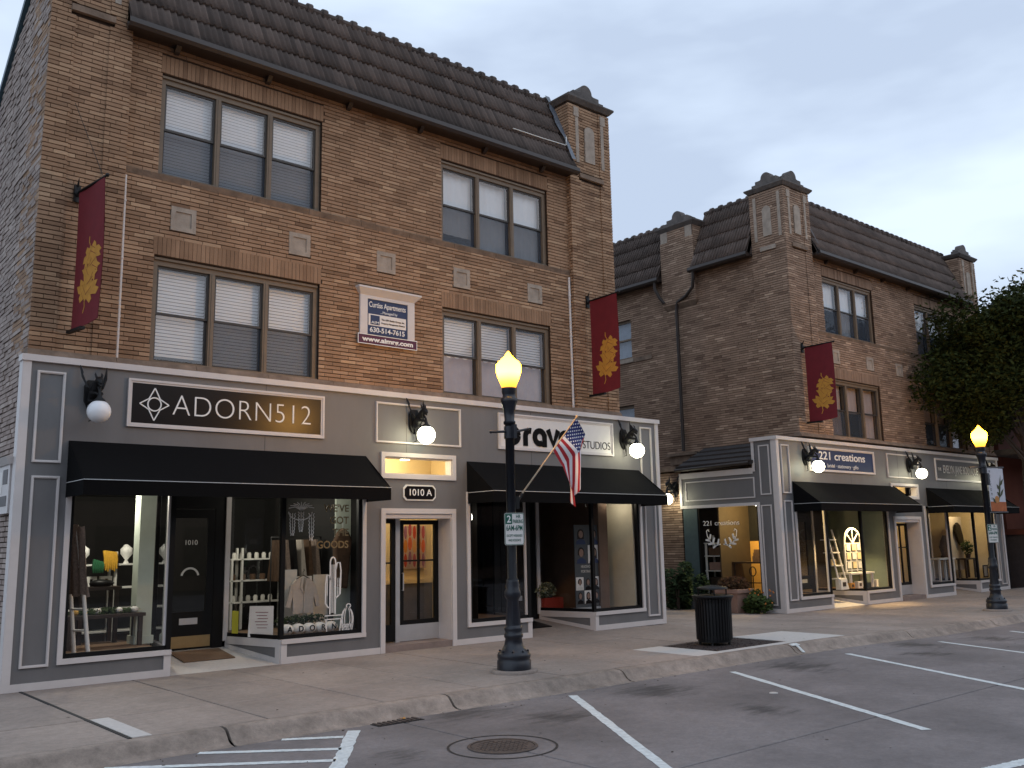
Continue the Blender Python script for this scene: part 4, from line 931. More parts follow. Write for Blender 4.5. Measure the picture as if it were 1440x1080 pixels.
# ------------------------------------------------------------------ awnings
def awning(x0, x1, dz, label, f=lambda x: x):
    x0, x1 = f(x0), f(x1); zt, zf, zb, d = 3.32+dz, 2.73+dz, 2.53+dz, .8; y0, y1 = -.155, -.15-d
    t = thing('awning', label, 'awning', ((x0+x1)/2, -.15, zb), 'black fabric awnings over the shop windows')
    c = MB(); th = .012; n = 10
    def top(u, v): return (x0+(x1-x0)*u, y0+(y1-y0)*v, zt+(zf-zt)*v-.035*math.sin(math.pi*v)*(1-.4*abs(math.sin(u*n/2*math.pi))))
    vs = []; fs = []; nu, nv = 40, 5
    for i in range(nu+1):
        for j in range(nv+1): vs.append(top(i/nu, j/nv))
    for i in range(nu):
        for j in range(nv): a = i*(nv+1)+j; fs.append((a, a+1, a+nv+2, a+nv+1))
    c._add(vs, fs, 0, True)
    for x_ in (x0, x1): c._add([(x_, y0, zt), (x_, y1, zf), (x_, y0, zf)], [(0, 1, 2)])
    c.build('canopy', m_awn, t)
    v = MB(); k = 60; vs = []
    for i in range(k+1):
        q = x0+(x1-x0)*i/k; w = .004*math.sin(i*.9)
        vs += [(q, y1+w, zb), (q, y1, zf)]
    v._add(vs, [(2*i, 2*i+2, 2*i+3, 2*i+1) for i in range(k)], 0, True)
    for x_ in (x0, x1): v.quad((x_, y0, zb), (x_, y1, zb), (x_, y1, zf), (x_, y0, zf))
    v.build('valance', m_awn, t)
    p_ = MB(); p_.tube([(x0, y0, zf+.002), (x0, y1-.006, zf+.002), (x1, y1-.006, zf+.002), (x1, y0, zf+.002)], .006, 5); p_.build('piping', m_pipe_w, t)
    p_ = MB(); p_.tube([(x0+.03, y1+.03, zf-.03), (x1-.03, y1+.03, zf-.03)], .014, 6)
    for u in (.02, .34, .66, .98):
        q = x0+(x1-x0)*u; p_.tube([(q, y0, zf-.03), (q, y1+.03, zf-.03)], .012, 6)
    p_.build('awning_frame', m_iron, t)
    return t
awning(3.69, 8.49, 0, 'black awning below the black sign with the star logo')
awning(10.68, 15.45, 0, 'black awning below the white sign, behind the flag')
awning(3.69, 8.99, Bz, 'black awning below the navy blue sign', fB)
awning(10.92, 15.6, Bz, 'black awning below the dark grey sign at the far end', fB)

# ------------------------------------------------------------------ sign boards
def board(name, label, x0, x1, z0, z1, mat, y=-.15, fr=.06, frm=m_trim, dz=0, f=lambda x: x, cat='shop sign'):
    x0, x1 = f(x0), f(x1); z0 += dz; z1 += dz
    t = thing(name, label, cat, ((x0+x1)/2, y, z0))
    s = MB(); s.box(x0+fr, x1-fr, y-.018, y-.002, z0+fr, z1-fr); s.build('sign_panel', mat, t)
    s = MB(); s.frame(x0, x1, z0, z1, fr*.55, y-.045, y-.001); s.frame(x0+fr*.55, x1-fr*.55, z0+fr*.55, z1-fr*.55, fr*.45, y-.03, y-.001); s.build('sign_frame', frm, t)
    return t
t = board('shop_sign', 'black shop sign with star logo and white letters in pale frame', 4.45, 7.66, 3.57, 4.28, m_signblack)
text('lettering', 'ADORN512', t, m_letter, 6.27, -.17, 3.92, .33, 2.3, bold=-.009, space=1.05)
s = MB(); cx, cz = 4.84, 3.92
for k in range(4):
    a = math.pi/2*k; d = Vector((math.cos(a), math.sin(a))); q = Vector((-d.y, d.x))
    P = [Vector((cx, cz))+d*.22*(1.1 if k % 2 else .98)] + [Vector((cx, cz))+d*.075+q*.085, Vector((cx, cz))+d*.075-q*.085]
    s.ribbon([P[1], P[0]], .017, -.18, -.168); s.ribbon([P[0], P[2]], .017, -.181, -.168)
s.ribbon([(cx+.098*math.cos(2*math.pi*i/28), cz+.098*math.sin(2*math.pi*i/28)) for i in range(28)], .018, -.182, -.168, closed=True)
s.build('star_logo', m_letter, t)
t = board('shop_sign', 'white shop sign with rounded black letters behind the flag', 11.45, 14.65, 3.59, 4.3, m_signwhite)
s = MB(); W_ = .115; zb = 3.80; Rr = .125; y0, y1 = -.185, -.169
def arc(cx, cz, r, a0, a1, n=18): return [(cx+r*math.cos(R(a0+(a1-a0)*i/n)), cz+r*math.sin(R(a0+(a1-a0)*i/n))) for i in range(n+1)]
zb = 3.745; Rr = .13
q = 11.80; s = MB(); s.ribbon([(q-.12, 4.16), (q-.12, zb+Rr)], W_, y0, y1); s.ribbon(arc(q+.02, zb+Rr, .135, 0, 360), W_, y0-.001, y1)
s.build('letter', m_letterk, t); s = MB()
q = 12.2; s.ribbon([(q-.06, zb-.06), (q-.06, zb+.12)]+arc(q+.06, zb+.13, .12, 180, 75, 10), W_, y0, y1)
s.build('letter', m_letterk, t); s = MB()
q = 12.52; s.ribbon(arc(q, zb+Rr, .13, 0, 300), W_, y0-.001, y1); s.ribbon([(q+.13, zb-.06), (q+.13, zb+.2)], W_, y0, y1)
s.build('letter', m_letterk, t); s = MB()
q = 12.89; s.ribbon([(q-.14, zb+.3), (q, zb+.0), (q+.14, zb+.3)], W_, y0, y1)
s.build('letter', m_letterk, t); s = MB()
q = 13.23; s.ribbon(arc(q, zb+Rr, .13, 0, 320), W_, y0-.001, y1); s.ribbon([(q-.12, zb+Rr-.02), (q+.14, zb+Rr)], .05, y0-.002, y1)
s.build('letter', m_letterk, t)
text('lettering', 'STUDIOS', t, m_letterk, 14.15, -.17, 3.79, .17, .82, bold=-.002)
t = board('shop_sign', 'navy blue shop sign with white lettering in white frame', 4.52, 7.92, 3.62, 4.28, m_navy, dz=Bz, f=fB)
text('lettering', '221 creations', t, m_letter, fB(6.22), -.17, 4.05+Bz, .22, 2.4, bold=.004); text('lettering', 'bridal · stationery · gifts', t, m_letter, fB(6.22), -.17, 3.79+Bz, .1, 1.6)
t = board('shop_sign', 'dark grey shop sign with pale narrow lettering at the far end', 11.62, 14.95, 3.57, 4.28, m_signdk, dz=Bz, f=fB)
text('lettering', 'EVELYN JANE BOUTIQUE', t, m_whited, fB(13.35), -.17, 3.93+Bz, .26, 2.5, bold=.002); text('lettering', 'THE', t, m_whited, fB(11.9), -.17, 3.93+Bz, .1, .22)
# 1010 A plaque
t = thing('house_number_plaque', 'dark 1010 A number plaque with white border over the apartment door', 'number plaque', (9.6, -.15, 2.58))
def oct_(x0, x1, z0, z1, c): return [(x0+c, z0), (x1-c, z0), (x1-c, z0+c), (x1, z0+c), (x1, z1-c), (x1-c, z1-c), (x1-c, z1), (x0+c, z1), (x0+c, z1-c), (x0, z1-c), (x0, z0+c), (x0+c, z0+c)]
def oct2(x0, x1, z0, z1, c): return [(x0+c, z0), (x1-c, z0), (x1, z0+c), (x1, z1-c), (x1-c, z1), (x0+c, z1), (x0, z1-c), (x0, z0+c)]
s = MB(); s.prism(oct2(9.25, 9.95, 2.57, 2.85, .06), -.175, -.151); s.build('border', m_white, t)
s = MB(); s.prism(oct2(9.275, 9.925, 2.595, 2.825, .055), -.182, -.176); s.build('plate', m_signblack, t)
text('lettering', '1010 A', t, m_letter, 9.6, -.183, 2.71, .12, .48, bold=.001)
# apartment board on the brickwork
t = thing('apartment_sign', 'navy and white apartment board in pale moulded frame on the brickwork', 'sign', (9.0, 0, 5.4))
s = MB(); s.box(8.42, 8.57, -.05, -.004, 5.5, 6.22); s.box(9.43, 9.58, -.05, -.004, 5.5, 6.22); s.box(8.57, 9.43, -.05, -.004, 6.16, 6.22); s.hull([(8.42, -.05, 6.22), (9.58, -.05, 6.22), (9.58, 0, 6.22), (8.42, 0, 6.22)], [(8.34, -.14, 6.33), (9.68, -.14, 6.33), (9.68, 0, 6.33), (8.34, 0, 6.33)]); s.box(8.34, 9.68, -.14, 0, 6.33, 6.36); s.build('sign_frame', m_trim, t)
s = MB(); s.box(8.57, 9.43, -.03, -.008, 5.52, 6.16); s.build('sign_panel', m_navy, t)
s = MB(); s.box(8.6, 9.4, -.034, -.03, 5.68, 5.89); s.build('white_field', m_signwhite, t)
s = MB(); s.box(8.64, 8.83, -.038, -.034, 5.70, 5.87); s.build('blue_square', m_navy, t)
text('lettering', 'Curtiss Apartments', t, m_letter, 9.0, -.033, 6.06, .1, .78, bold=.001); text('lettering', '...Managed by', t, m_letter, 9.03, -.033, 5.94, .05, .36)
text('lettering', 'AIM', t, m_letter, 8.735, -.04, 5.735, .05, .16); text('lettering', 'The AIM Realty Group, Inc.', t, m_letterk, 9.12, -.036, 5.81, .035, .5); text('lettering', 'Property Management Division', t, m_letterk, 9.12, -.036, 5.745, .03, .5)
text('lettering', '630-514-7615', t, m_letter, 9.0, -.033, 5.6, .09, .74, bold=.002)
t = thing('web_address_sign', 'maroon web address strip sign under the navy apartment board', 'sign', (9.0, 0, 5.3))
s = MB(); s.box(8.36, 9.62, -.07, -.052, 5.32, 5.50); s.build('sign_panel', m_sigmaroon, t)
s = MB(); s.frame(8.36, 9.62, 5.32, 5.50, .012, -.074, -.07); s.build('border', m_letter, t)
text('lettering', 'www.aimrg.com', t, m_letter, 8.99, -.075, 5.41, .085, 1.08, bold=.004)

# ------------------------------------------------------------------ gargoyle globe lamps
def gargoyle(label, lit):
    t = thing('gargoyle_lamp', label, 'wall lamp', (0, 0, 0), 'winged gargoyle globe lamps on the shop fronts')
    s = MB()
    pts = [(-.06, .2), (.06, .2), (.1, .12), (.1, -.1), (.05, -.2), (0, -.24), (-.05, -.2), (-.1, -.1), (-.1, .12)]
    s.prism(pts, -.045, 0); s.prism([(a*.7, b*.75) for a, b in pts], -.06, -.045); s.build('backplate', m_iron, t)
    s = MB()  # body: haunch, chest, neck, head
    s.tube([(0, -.04, -.1), (0, -.11, -.06), (0, -.19, .02), (0, -.25, .09), (0, -.3, .14), (0, -.35, .155), (0, -.4, .13), (0, -.43, .1)], [.05, .075, .08, .065, .05, .055, .035, .015], 10)
    s.tube([(0, -.36, .12), (0, -.4, .085), (0, -.42, .06)], [.03, .024, .01], 7)
    for sg in (-1, 1):
        s.tube([(sg*.03, -.33, .19), (sg*.045, -.31, .24), (sg*.04, -.29, .27)], [.02, .014, .003], 6)
        s.tube([(sg*.05, -.18, .0), (sg*.06, -.27, -.02), (sg*.03, -.36, -.03), (sg*.02, -.4, -.06)], [.035, .026, .02, .008], 7)
        s.tube([(sg*.04, -.1, -.08), (sg*.07, -.17, -.13), (sg*.03, -.24, -.12)], [.04, .03, .012], 7)
    s.tube([(0, -.05, -.1), (0, -.08, -.22), (.03, -.06, -.31), (.0, -.09, -.37), (-.03, -.05, -.39)], [.03, .022, .016, .012, .006], 7)
    s.build('body', m_iron, t)
    for sg in (-1, 1):
        w = MB(); root_ = Vector((sg*.05, -.14, .03))
        P = [(0, -.02, -.03), (.05, .03, .1), (.1, .07, .26), (.125, .085, .37), (.10, .03, .27), (.11, .01, .19), (.075, -.03, .12), (.05, -.06, .04)]
        a = [root_+Vector((sg*x, y, z)) for x, y, z in P]; b = [q+Vector((sg*.014, .012, 0)) for q in a]
        w.hull(a, b); w.build('wing', m_iron, t)
    s = MB(); s.tube([(0, -.33, .06), (0, -.39, .0), (0, -.4, -.07)], [.02, .02, .022], 8); s.lathe([(-.15, .085), (-.13, .075), (-.09, .035), (-.06, .03)], (0, -.4, 0), 14); s.build('holder', m_iron, t)
    s = MB(); s.ball((0, -.4, -.29), .16, 24); s.build('globe', m_globe if lit else m_globeoff, t)
    return t
GL = 3.99
g1 = gargoyle('unlit white globe lamp held by a black winged gargoyle beside the black star logo sign', False); g1.location = (3.95, -.155, GL)
g2 = gargoyle('lit globe lamp with black gargoyle in the panel above the 1010 A door', True); g2.location = (9.46, -.18, GL)
copy_tree(g2, None, (14.98, -.155, GL), 'lit globe lamp with black gargoyle right of the white sign behind the flag')
copy_tree(g2, None, (fB(4.33), -.155, GL+Bz), 'lit globe lamp with black gargoyle overlapping the left end of the navy blue sign')
copy_tree(g2, None, (fB(9.9), -.18, GL+Bz), 'lit globe lamp with black gargoyle in the panel between navy and dark grey signs')
copy_tree(g2, None, (fB(15.0), -.155, GL+Bz), 'lit globe lamp half hidden behind the far street lamp post')
copy_tree(g2, None, (20.775, 3.24, 3.22), 'lit globe lamp with black gargoyle on the brick wall in the alley', R(-90))

# ------------------------------------------------------------------ banners with leaves
HALF = [(.06, .07), (.22, -.02), (.30, .07), (.27, .17), (.43, .18), (.52, .33), (.40, .36), (.45, .49), (.31, .47), (.20, .45), (.27, .60), (.37, .70), (.24, .71), (.17, .82), (.11, .74), (.07, .90)]
def leafpts(lobes, seed):
    """outline of a lobed autumn leaf along +z from the stem"""
    rnd = random.Random(seed); w = .9
    return [(0, 0)]+[(x*w*rnd.uniform(.88, 1.1), z*rnd.uniform(.97, 1.03)) for x, z in HALF]+[(0, 1.06)]+[(-x*w*rnd.uniform(.88, 1.1), z*rnd.uniform(.97, 1.03)) for x, z in HALF[::-1]]
def banner(label, root, rz):
    t = thing('banner', label, 'banner', (0, 0, 0), 'maroon autumn leaf banners on the building piers')
    wd, ht = .8, 2.05; s = MB(); n = 14; k = 20; vs = []; fs = []
    def P(u, v): return (.012*math.sin(u*5+v*3)+.02*math.sin(v*4)*u, -.08-wd*u, -ht*v-.03*v*math.sin(u*3.1)+ (.04*u if v > .9 else 0))
    for side in (0, 1):
        for i in range(n+1):
            for j in range(k+1):
                q = P(i/n, j/k); vs.append((q[0]+(.006 if side else 0), q[1], q[2]))
    N = (n+1)*(k+1)
    for i in range(n):
        for j in range(k):
            a = i*(k+1)+j; fs.append((a, a+1, a+k+2, a+k+1)); fs.append((N+a, N+a+k+1, N+a+k+2, N+a+1))
    s._add(vs, fs, 0, True); s.build('cloth', m_maroon, t)
    s = MB(); s.tube([(0, 0, .0), (.0, -.92, .02)], .018, 8); s.ball((0, -.93, .02), .03, 8); s.ball((0, -.02, .0), .07, 10, sc=(.8, .9, 1)); s.box(-.045, .045, -.03, .0, -.14, .12)
    s.tube([(0, -.03, .1), (-.02, -.1, .2)], [.02, .004], 6); s.build('top_arm', m_iron, t)
    s = MB(); s.box(-.03, .03, -.45, 0, -ht-.045, -ht-.005) ; s.build('bottom_arm', m_iron, t)
    for (u0, v0, ang, ln_, lobes, sd_) in ((.58, .44, 196, .56, 3, 2), (.50, .84, -10, .66, 4, 5)):
        L_ = MB(); o = Vector((u0*wd, -v0*ht)); c_, s_ = math.cos(R(ang)), math.sin(R(ang))
        def tr(p): x, z = p[0]*ln_, p[1]*ln_; return (o.x+c_*x-s_*z, o.y+s_*x+c_*z)
        op = [tr(p) for p in leafpts(lobes, sd_)]; cn = tr((0, .38))
        for sx in (-1, 1):
            pts3 = []
            for (a, b) in op+[cn]:
                q = P(a/wd, -b/ht); pts3.append((q[0]+(-.004 if sx < 0 else .010), -.08-a, b))
            m_ = len(op); L_._add(pts3, [(i, (i+1) % m_, m_) for i in range(m_)])
            st = [tr((0, .02)), tr((.04, -.1)), tr((.0, -.24))]
            for i in range(2):
                (a, b), (c, d) = st[i], st[i+1]; q = P(a/wd, -b/ht); xx = q[0]+(-.0045 if sx < 0 else .0105)
                L_.quad((xx, -.08-a-.012, b), (xx, -.08-a+.012, b), (xx, -.08-c+.01, d), (xx, -.08-c-.01, d))
        L_.build('leaf_print', m_gold, t)
        V = MB()
        for sx in (-1, 1):
            for i in range(-2, 4):
                a0 = tr((0, .18+.2*max(0, i) if i >= 0 else .3+.15*i)); b0 = tr(((.2 if i % 2 else -.2), .36+.2*max(0, i) if i >= 0 else .5+.15*i))
                q = P(a0[0]/wd, -a0[1]/ht); q2 = P(b0[0]/wd, -b0[1]/ht); e = -.006 if sx < 0 else .012
                V.quad((q[0]+e, -.08-a0[0], a0[1]-.006), (q[0]+e, -.08-a0[0], a0[1]+.006), (q2[0]+e, -.08-b0[0], b0[1]+.003), (q2[0]+e, -.08-b0[0], b0[1]-.003))
        V.build('leaf_vein', m_maroon, t)
    t.location = root; t.rotation_euler = (0, 0, rz); return t
b1 = banner('maroon banner with two gold leaves on the left pier above the unlit globe lamp', (3.6, -.125, 6.93), R(9))
copy_tree(b1, None, (14.05, -.125, 6.93), 'maroon leaf banner on the right pier of the nearest brick building', R(0))
copy_tree(b1, None, (22.33, -.125, 6.92), 'maroon leaf banner on the second building above the navy blue sign', R(4))
s = MB(); s.tube([(3.6+.13, -.125-.78, 6.97), (3.5, -.14, 8.3)], .006, 4); s.build('stay_wire', m_iron, None).parent = None
sw1 = bpy.data.objects['stay_wire']; sw1.parent = b1; sw1.matrix_parent_inverse = (Matrix.Translation((3.6, -.125, 6.93)) @ Matrix.Rotation(R(9), 4, 'Z')).inverted()
bpy.context.view_layer.update()

# ------------------------------------------------------------------ street lamps
PROF = [(.0, .24), (.12, .24), (.14, .222), (.165, .236), (.2, .236), (.23, .22), (.26, .175), (.33, .135), (.42, .118), (.44, .135), (.48, .135), (.5, .115), (.54, .13), (.57, .13), (.6, .108), (1.0, .085), (1.02, .098), (1.05, .116), (1.11, .116), (1.15, .096), (1.2, .1), (1.24, .088), (1.27, .092), (1.3, .07), (3.5, .066), (3.515, .088), (3.55, .088), (3.565, .072), (3.68, .082), (3.80, .105), (3.84, .128), (3.89, .128), (3.905, .1), (3.95, .094), (3.975, .106), (4.05, .108)]
def street_lamp(label, x, y):
    z = gz(x); t = thing('street_lamp', label, 'street lamp', (x, y, z), 'black street lamps along the kerb')
    s = MB(); s.lathe([(0, .33), (.03, .33), (.045, .31)], (x, y, z), 28); s.build('concrete_pad', m_walk, t)
    s = MB(); s.lathe([(a+.045, r) for a, r in PROF[:15]], (x, y, z), 24)
    for k in range(8):
        a = k*math.pi/4; s.ball((x+.2*math.cos(a), y+.2*math.sin(a), z+.3), .018, 6)
    s.build('base', m_postblue, t)
    s = MB(); s.lathe(PROF[14:27], (x, y, z), 20); s.lathe(PROF[22:], (x, y, z), 20)
    for k in range(8):
        a = k*math.pi/4; s.tube([(x+.085*math.cos(a)*1.2, y+.085*math.sin(a)*1.2, z+.62), (x+.085*math.cos(a), y+.085*math.sin(a), z+.98)], .008, 5)
    s.build('shaft', m_postblue, t)
    s = MB(); s.lathe([(4.03, .1), (4.09, .118), (4.18, .15), (4.27, .178), (4.34, .19), (4.40, .184), (4.445, .152), (4.48, .108), (4.515, .072), (4.55, .045), (4.58, .028), (4.61, .004)], (x, y, z), 28); s.build('globe', m_street, t)
    lamp(t, (x, y, z+4.3), 420, (1, .52, .17), .06)
    return t
LX, LY = 8.8, -3.63
L1 = street_lamp('lit street lamp with acorn globe holding the flag and parking sign', LX, LY)
s = MB()
for sg in (-1, 1): s.tube([(LX+sg*.07, LY, 3.40+.0*sg), (LX+sg*.33, LY-.02*sg, 3.42+.04*sg)], .018, 8); s.ball((LX+sg*.34, LY-.02*sg, 3.42+.04*sg), .024, 8)
s.lathe([(3.30, .085), (3.48, .085)], (LX, LY, 0), 14); s.box(LX-.03, LX+.03, LY-.13, LY-.07, 3.3, 3.5); s.build('cross_arm', m_postblue, L1)
L2X, L2Y = 24.4, -3.72
L2 = street_lamp('lit street lamp farther along the kerb with the white welcome banner', L2X, L2Y)
z2 = gz(L2X)
s = MB(); s.tube([(L2X-.75, L2Y, 3.42), (L2X+1.25, L2Y, 3.5)], .018, 8); s.build('cross_arm', m_postblue, L2)
s = MB(); s.lathe([(3.3, .085), (3.5, .085)], (L2X, L2Y, 0), 14); s.box(L2X-.05, L2X+.05, L2Y-.13, L2Y-.06, 3.0, 3.3); s.build('clamp', m_postblue, L2)
s = MB(); s.tube([(L2X, L2Y, 2.32), (L2X+1.25, L2Y, 2.34)], .018, 8); s.build('lower_arm', m_postblue, L2)
# welcome banner
t = thing('welcome_banner', 'white WELCOME banner with harvest picture on the far street lamp', 'banner', (L2X+.72, L2Y, 2.4))
s = MB(); s.box(L2X+.25, L2X+1.17, L2Y-.006, L2Y+.006, 2.36, 3.46); s.build('cloth', M('banner_white', (.55, .55, .6), .85, .05), t)
s = MB(); s.box(L2X+.25, L2X+1.17, L2Y-.010, L2Y-.0065, 2.36, 2.6); s.build('orange_field', M('banner_orange', (.4, .11, .03), .8, .25, 8), t)
for i, ch in enumerate('WELCOME'): text('lettering', ch, t, m_letterk, L2X+.36+.015*(i % 2), L2Y-.0075, 3.36-.115*i, .075, bold=-.001, ext=.001)
s = MB(); s.prism([(L2X+.65+.13*math.cos(a*.5236), 2.66+.09*math.sin(a*.5236)) for a in range(12)], L2Y-.013, L2Y-.0105); s.build('pumpkin_print', M('print_pumpkin', (.45, .2, .06), .8, .3, 10), t)
s = MB()
for (a, b, c, d) in ((.75, 2.6, .98, 3.3), (.8, 2.7, 1.1, 2.95), (.85, 2.9, .7, 3.05), (.9, 3.0, 1.12, 3.2), (.55, 2.55, .4, 2.7), (.85, 2.75, .68, 2.85)):
    v = Vector((c-a, d-b)); q = Vector((-v.y, v.x)).normalized()*.045; mm_ = Vector(((a+c)/2, (b+d)/2))
    s.prism([(L2X+a, b), (L2X+mm_.x+q.x, mm_.y+q.y), (L2X+c, d), (L2X+mm_.x-q.x, mm_.y-q.y)], L2Y-.0155, L2Y-.0135)
s.build('foliage_print', M('print_olive', (.06, .07, .03), .8, .3, 12), t)
# parking signs
def parking(label, x, y, z, rz, hrs):
    t = thing('parking_sign', label, 'parking sign', (0, 0, 0), 'two hour parking signs on the lamp posts')
    w, h, c = .152, .228, .03
    def rr(w, h, c): return [(sx*(w-c)+c*math.cos(R(a0+a)), sz*(h-c)+c*math.sin(R(a0+a))) for sx, sz, a0 in ((1, 1, 0), (-1, 1, 90), (-1, -1, 180), (1, -1, 270)) for a in (0, 30, 60, 90)]
    s = MB(); s.prism(rr(w, h, c), -.002, .002); s.build('plate', m_signwhite, t)
    s = MB(); P = rr(w-.008, h-.008, .025); s.ribbon(P, .008, -.0045, -.002, closed=True); s.build('border', m_green, t)
    s = MB(); s.box(-w+.016, -.035, -.0045, -.002, .07, h-.016); s.build('number_field', m_green, t)
    text('lettering', '2', t, m_letter, -.085, -.005, .135, .1, .06, ext=.001, bold=.002)
    text('lettering', 'HR', t, m_green, .06, -.004, .175, .05, .07, ext=.001, bold=.001); text('lettering', 'PARKING', t, m_green, .055, -.004, .105, .055, .155, ext=.001, bold=.001)
    text('lettering', hrs, t, m_green, 0, -.004, .01, .075, .25, ext=.001, bold=.002)
    text('lettering', 'EXCEPT WEEKENDS', t, m_green, 0, -.004, -.095, .035, .24, ext=.001); text('lettering', 'AND HOLIDAYS', t, m_green, 0, -.004, -.16, .035, .19, ext=.001)
    s = MB(); s.box(-.03, .03, .002, .02, -.2, .2); s.build('bracket', m_postblue, t)
    t.location = (x, y, z); t.rotation_euler = (0, 0, rz); return t
parking('green and white two hour parking sign on the lamp post with the flag', LX-.03, LY-.1, 1.99, R(-18), '6AM-6PM')
parking('green and white two hour parking sign on the post with the welcome banner', L2X-.03, L2Y-.1, 1.8, R(-25), '6AM-6PM')
# flag
def flagmat():
    mt, n, p = newmat('flag_cloth'); p.inputs['Roughness'].default_value = .85
    uv = n.nodes.new('ShaderNodeUVMap'); uv.uv_map = 'UVMap'; sp = n.nodes.new('ShaderNodeSeparateXYZ'); n.links.new(uv.outputs['UV'], sp.inputs[0])
    def mth(op, a, b=None):
        q = n.nodes.new('ShaderNodeMath'); q.operation = op
        for i, v in enumerate((a, b)):
            if v is None: continue
            if isinstance(v, (int, float)): q.inputs[i].default_value = v
            else: n.links.new(v, q.inputs[i])
        return q.outputs[0]
    u, v = sp.outputs[0], sp.outputs[1]
    st = mth('MODULO', mth('FLOOR', mth('MULTIPLY', v, 13)), 2)            # 0 red 1 white
    mixa = n.nodes.new('ShaderNodeMixRGB'); mixa.inputs[1].default_value = (.42, .02, .03, 1); mixa.inputs[2].default_value = (.78, .76, .78, 1); n.links.new(st, mixa.inputs[0])
    can = mth('MULTIPLY', mth('LESS_THAN', u, .42), mth('LESS_THAN', v, 7/13))
    cu = mth('MULTIPLY', u, 11/.42); cv = mth('MULTIPLY', v, 9*13/7)
    par = mth('MODULO', mth('ADD', mth('FLOOR', cu), mth('FLOOR', cv)), 2)
    du = mth('SUBTRACT', mth('FRACT', cu), .5); dv = mth('SUBTRACT', mth('FRACT', cv), .5)
    d2 = mth('ADD', mth('MULTIPLY', du, du), mth('MULTIPLY', dv, dv))
    star = mth('MULTIPLY', mth('LESS_THAN', d2, .11), mth('LESS_THAN', par, .5))
    mb_ = n.nodes.new('ShaderNodeMixRGB'); mb_.inputs[1].default_value = (.012, .02, .12, 1); mb_.inputs[2].default_value = (.78, .76, .78, 1); n.links.new(star, mb_.inputs[0])
    mc_ = n.nodes.new('ShaderNodeMixRGB'); n.links.new(can, mc_.inputs[0]); n.links.new(mixa.outputs[0], mc_.inputs[1]); n.links.new(mb_.outputs[0], mc_.inputs[2])
    n.links.new(mc_.outputs[0], p.inputs['Base Color'])
    return mt
t = thing('flag', 'American flag hanging from an angled pole on the near lamp post', 'flag', (LX+.08, LY, 2.4))
P0, P1 = Vector((LX+.1, LY-.02, 2.40)), Vector((10.17, LY-.02, 3.72))
s = MB(); s.tube([P0, P1], [.014, .012], 8); s.ball(tuple(P1), .028, 8); s.build('flag_pole', M('pole_tan', (.3, .24, .17), .5), t)
s = MB(); s.box(LX+.05, LX+.12, LY-.05, LY+.01, 2.28, 2.46); s.tube([(LX+.09, LY-.02, 2.36), (LX+.2, LY-.02, 2.5)], .022, 8); s.build('pole_bracket', m_iron, t)
me = bpy.data.meshes.new('flag_cloth'); nu, nv = 44, 30; vs = []; uvs = []; fs = []
hd = (P1-P0).normalized(); H1 = P1-hd*.05; H0 = P0+hd*1.05
for i in range(nu+1):
    u = i/nu
    for j in range(nv+1):
        v = j/nv; h = H1.lerp(H0, v)
        # cloth leaves the pole at right angles, then gathers and drops
        s1 = min(u, .38)/.38; s2 = max(0, u-.38)/.62
        lat = Vector((.62*hd.z, 0, -.62*hd.x)); a = h + lat*(.52*s1*(1-.25*v*0))
        tgt = Vector((10.19-.16*v-.02*s2, LY-.02, a.z-.62*s2*(1.1-.1*v)))
        if s2 > 0:
            k = min(1, s2*1.5); a = Vector((a.x*(1-k)+tgt.x*k, a.y, tgt.z))
        a.y += -.02+.055*math.sin(v*7.5+u*2.5)*min(1, u*3) + .05*s2*math.sin(v*10)
        vs.append(a-Vector(ORG[t.name])); uvs.append((u, v))
for i in range(nu):
    for j in range(nv): q = i*(nv+1)+j; fs.append((q, q+nv+1, q+nv+2, q+1))
me.from_pydata(vs, [], fs); ul = me.uv_layers.new(name='UVMap')
for lp in me.loops: ul.data[lp.index].uv = uvs[lp.vertex_index]
me.polygons.foreach_set('use_smooth', [True]*len(fs)); me.materials.append(flagmat())
o = bpy.data.objects.new('cloth', me); COL.objects.link(o); o.parent = t

# ------------------------------------------------------------------ litter bin
bx_, by_ = 13.5, -3.5
t = thing('litter_bin', 'black slatted steel litter bin standing in the mulch square', 'litter bin', (bx_, by_, 0))
s = MB(); s.lathe([(.04, .285), (.1, .285)], (bx_, by_, 0), 28); s.lathe([(.1, .27), (.76, .285)], (bx_, by_, 0), 28); s.lathe([(.1, .302), (.14, .302)], (bx_, by_, 0), 28); s.build('liner', m_iron, t)
s = MB()
for k in range(36):
    a = 2*math.pi*k/36; c_, s_ = math.cos(a), math.sin(a); q = Vector((-s_, c_, 0))*.017
    def at(r, z): return Vector((bx_+r*c_, by_+r*s_, z))
    rs = [(.3, .08), (.305, .7), (.32, .76), (.345, .80)]
    for (r0, z0), (r1, z1) in zip(rs, rs[1:]):
        s.hull([at(r0, z0)-q, at(r0, z0)+q, at(r0+.01, z0)+q, at(r0+.01, z0)-q], [at(r1, z1)-q, at(r1, z1)+q, at(r1+.01, z1)+q, at(r1+.01, z1)-q])
s.build('slat_cage', m_iron, t)
s = MB(); s.lathe([(.78, .33), (.8, .36), (.82, .36), (.83, .33)], (bx_, by_, 0), 28); s.build('rim', m_iron, t)
s = MB(); s.lathe([(.93, .27), (.95, .27), (.965, .24), (.985, .13), (1.0, .0)], (bx_, by_, 0), 28); s.build('hood', m_iron, t)
for k in range(4):
    a = math.pi/4+k*math.pi/2; s = MB(); s.tube([(bx_+.24*math.cos(a), by_+.24*math.sin(a), .8), (bx_+.24*math.cos(a), by_+.24*math.sin(a), .94)], .012, 6); s.build('hood_post', m_iron, t)
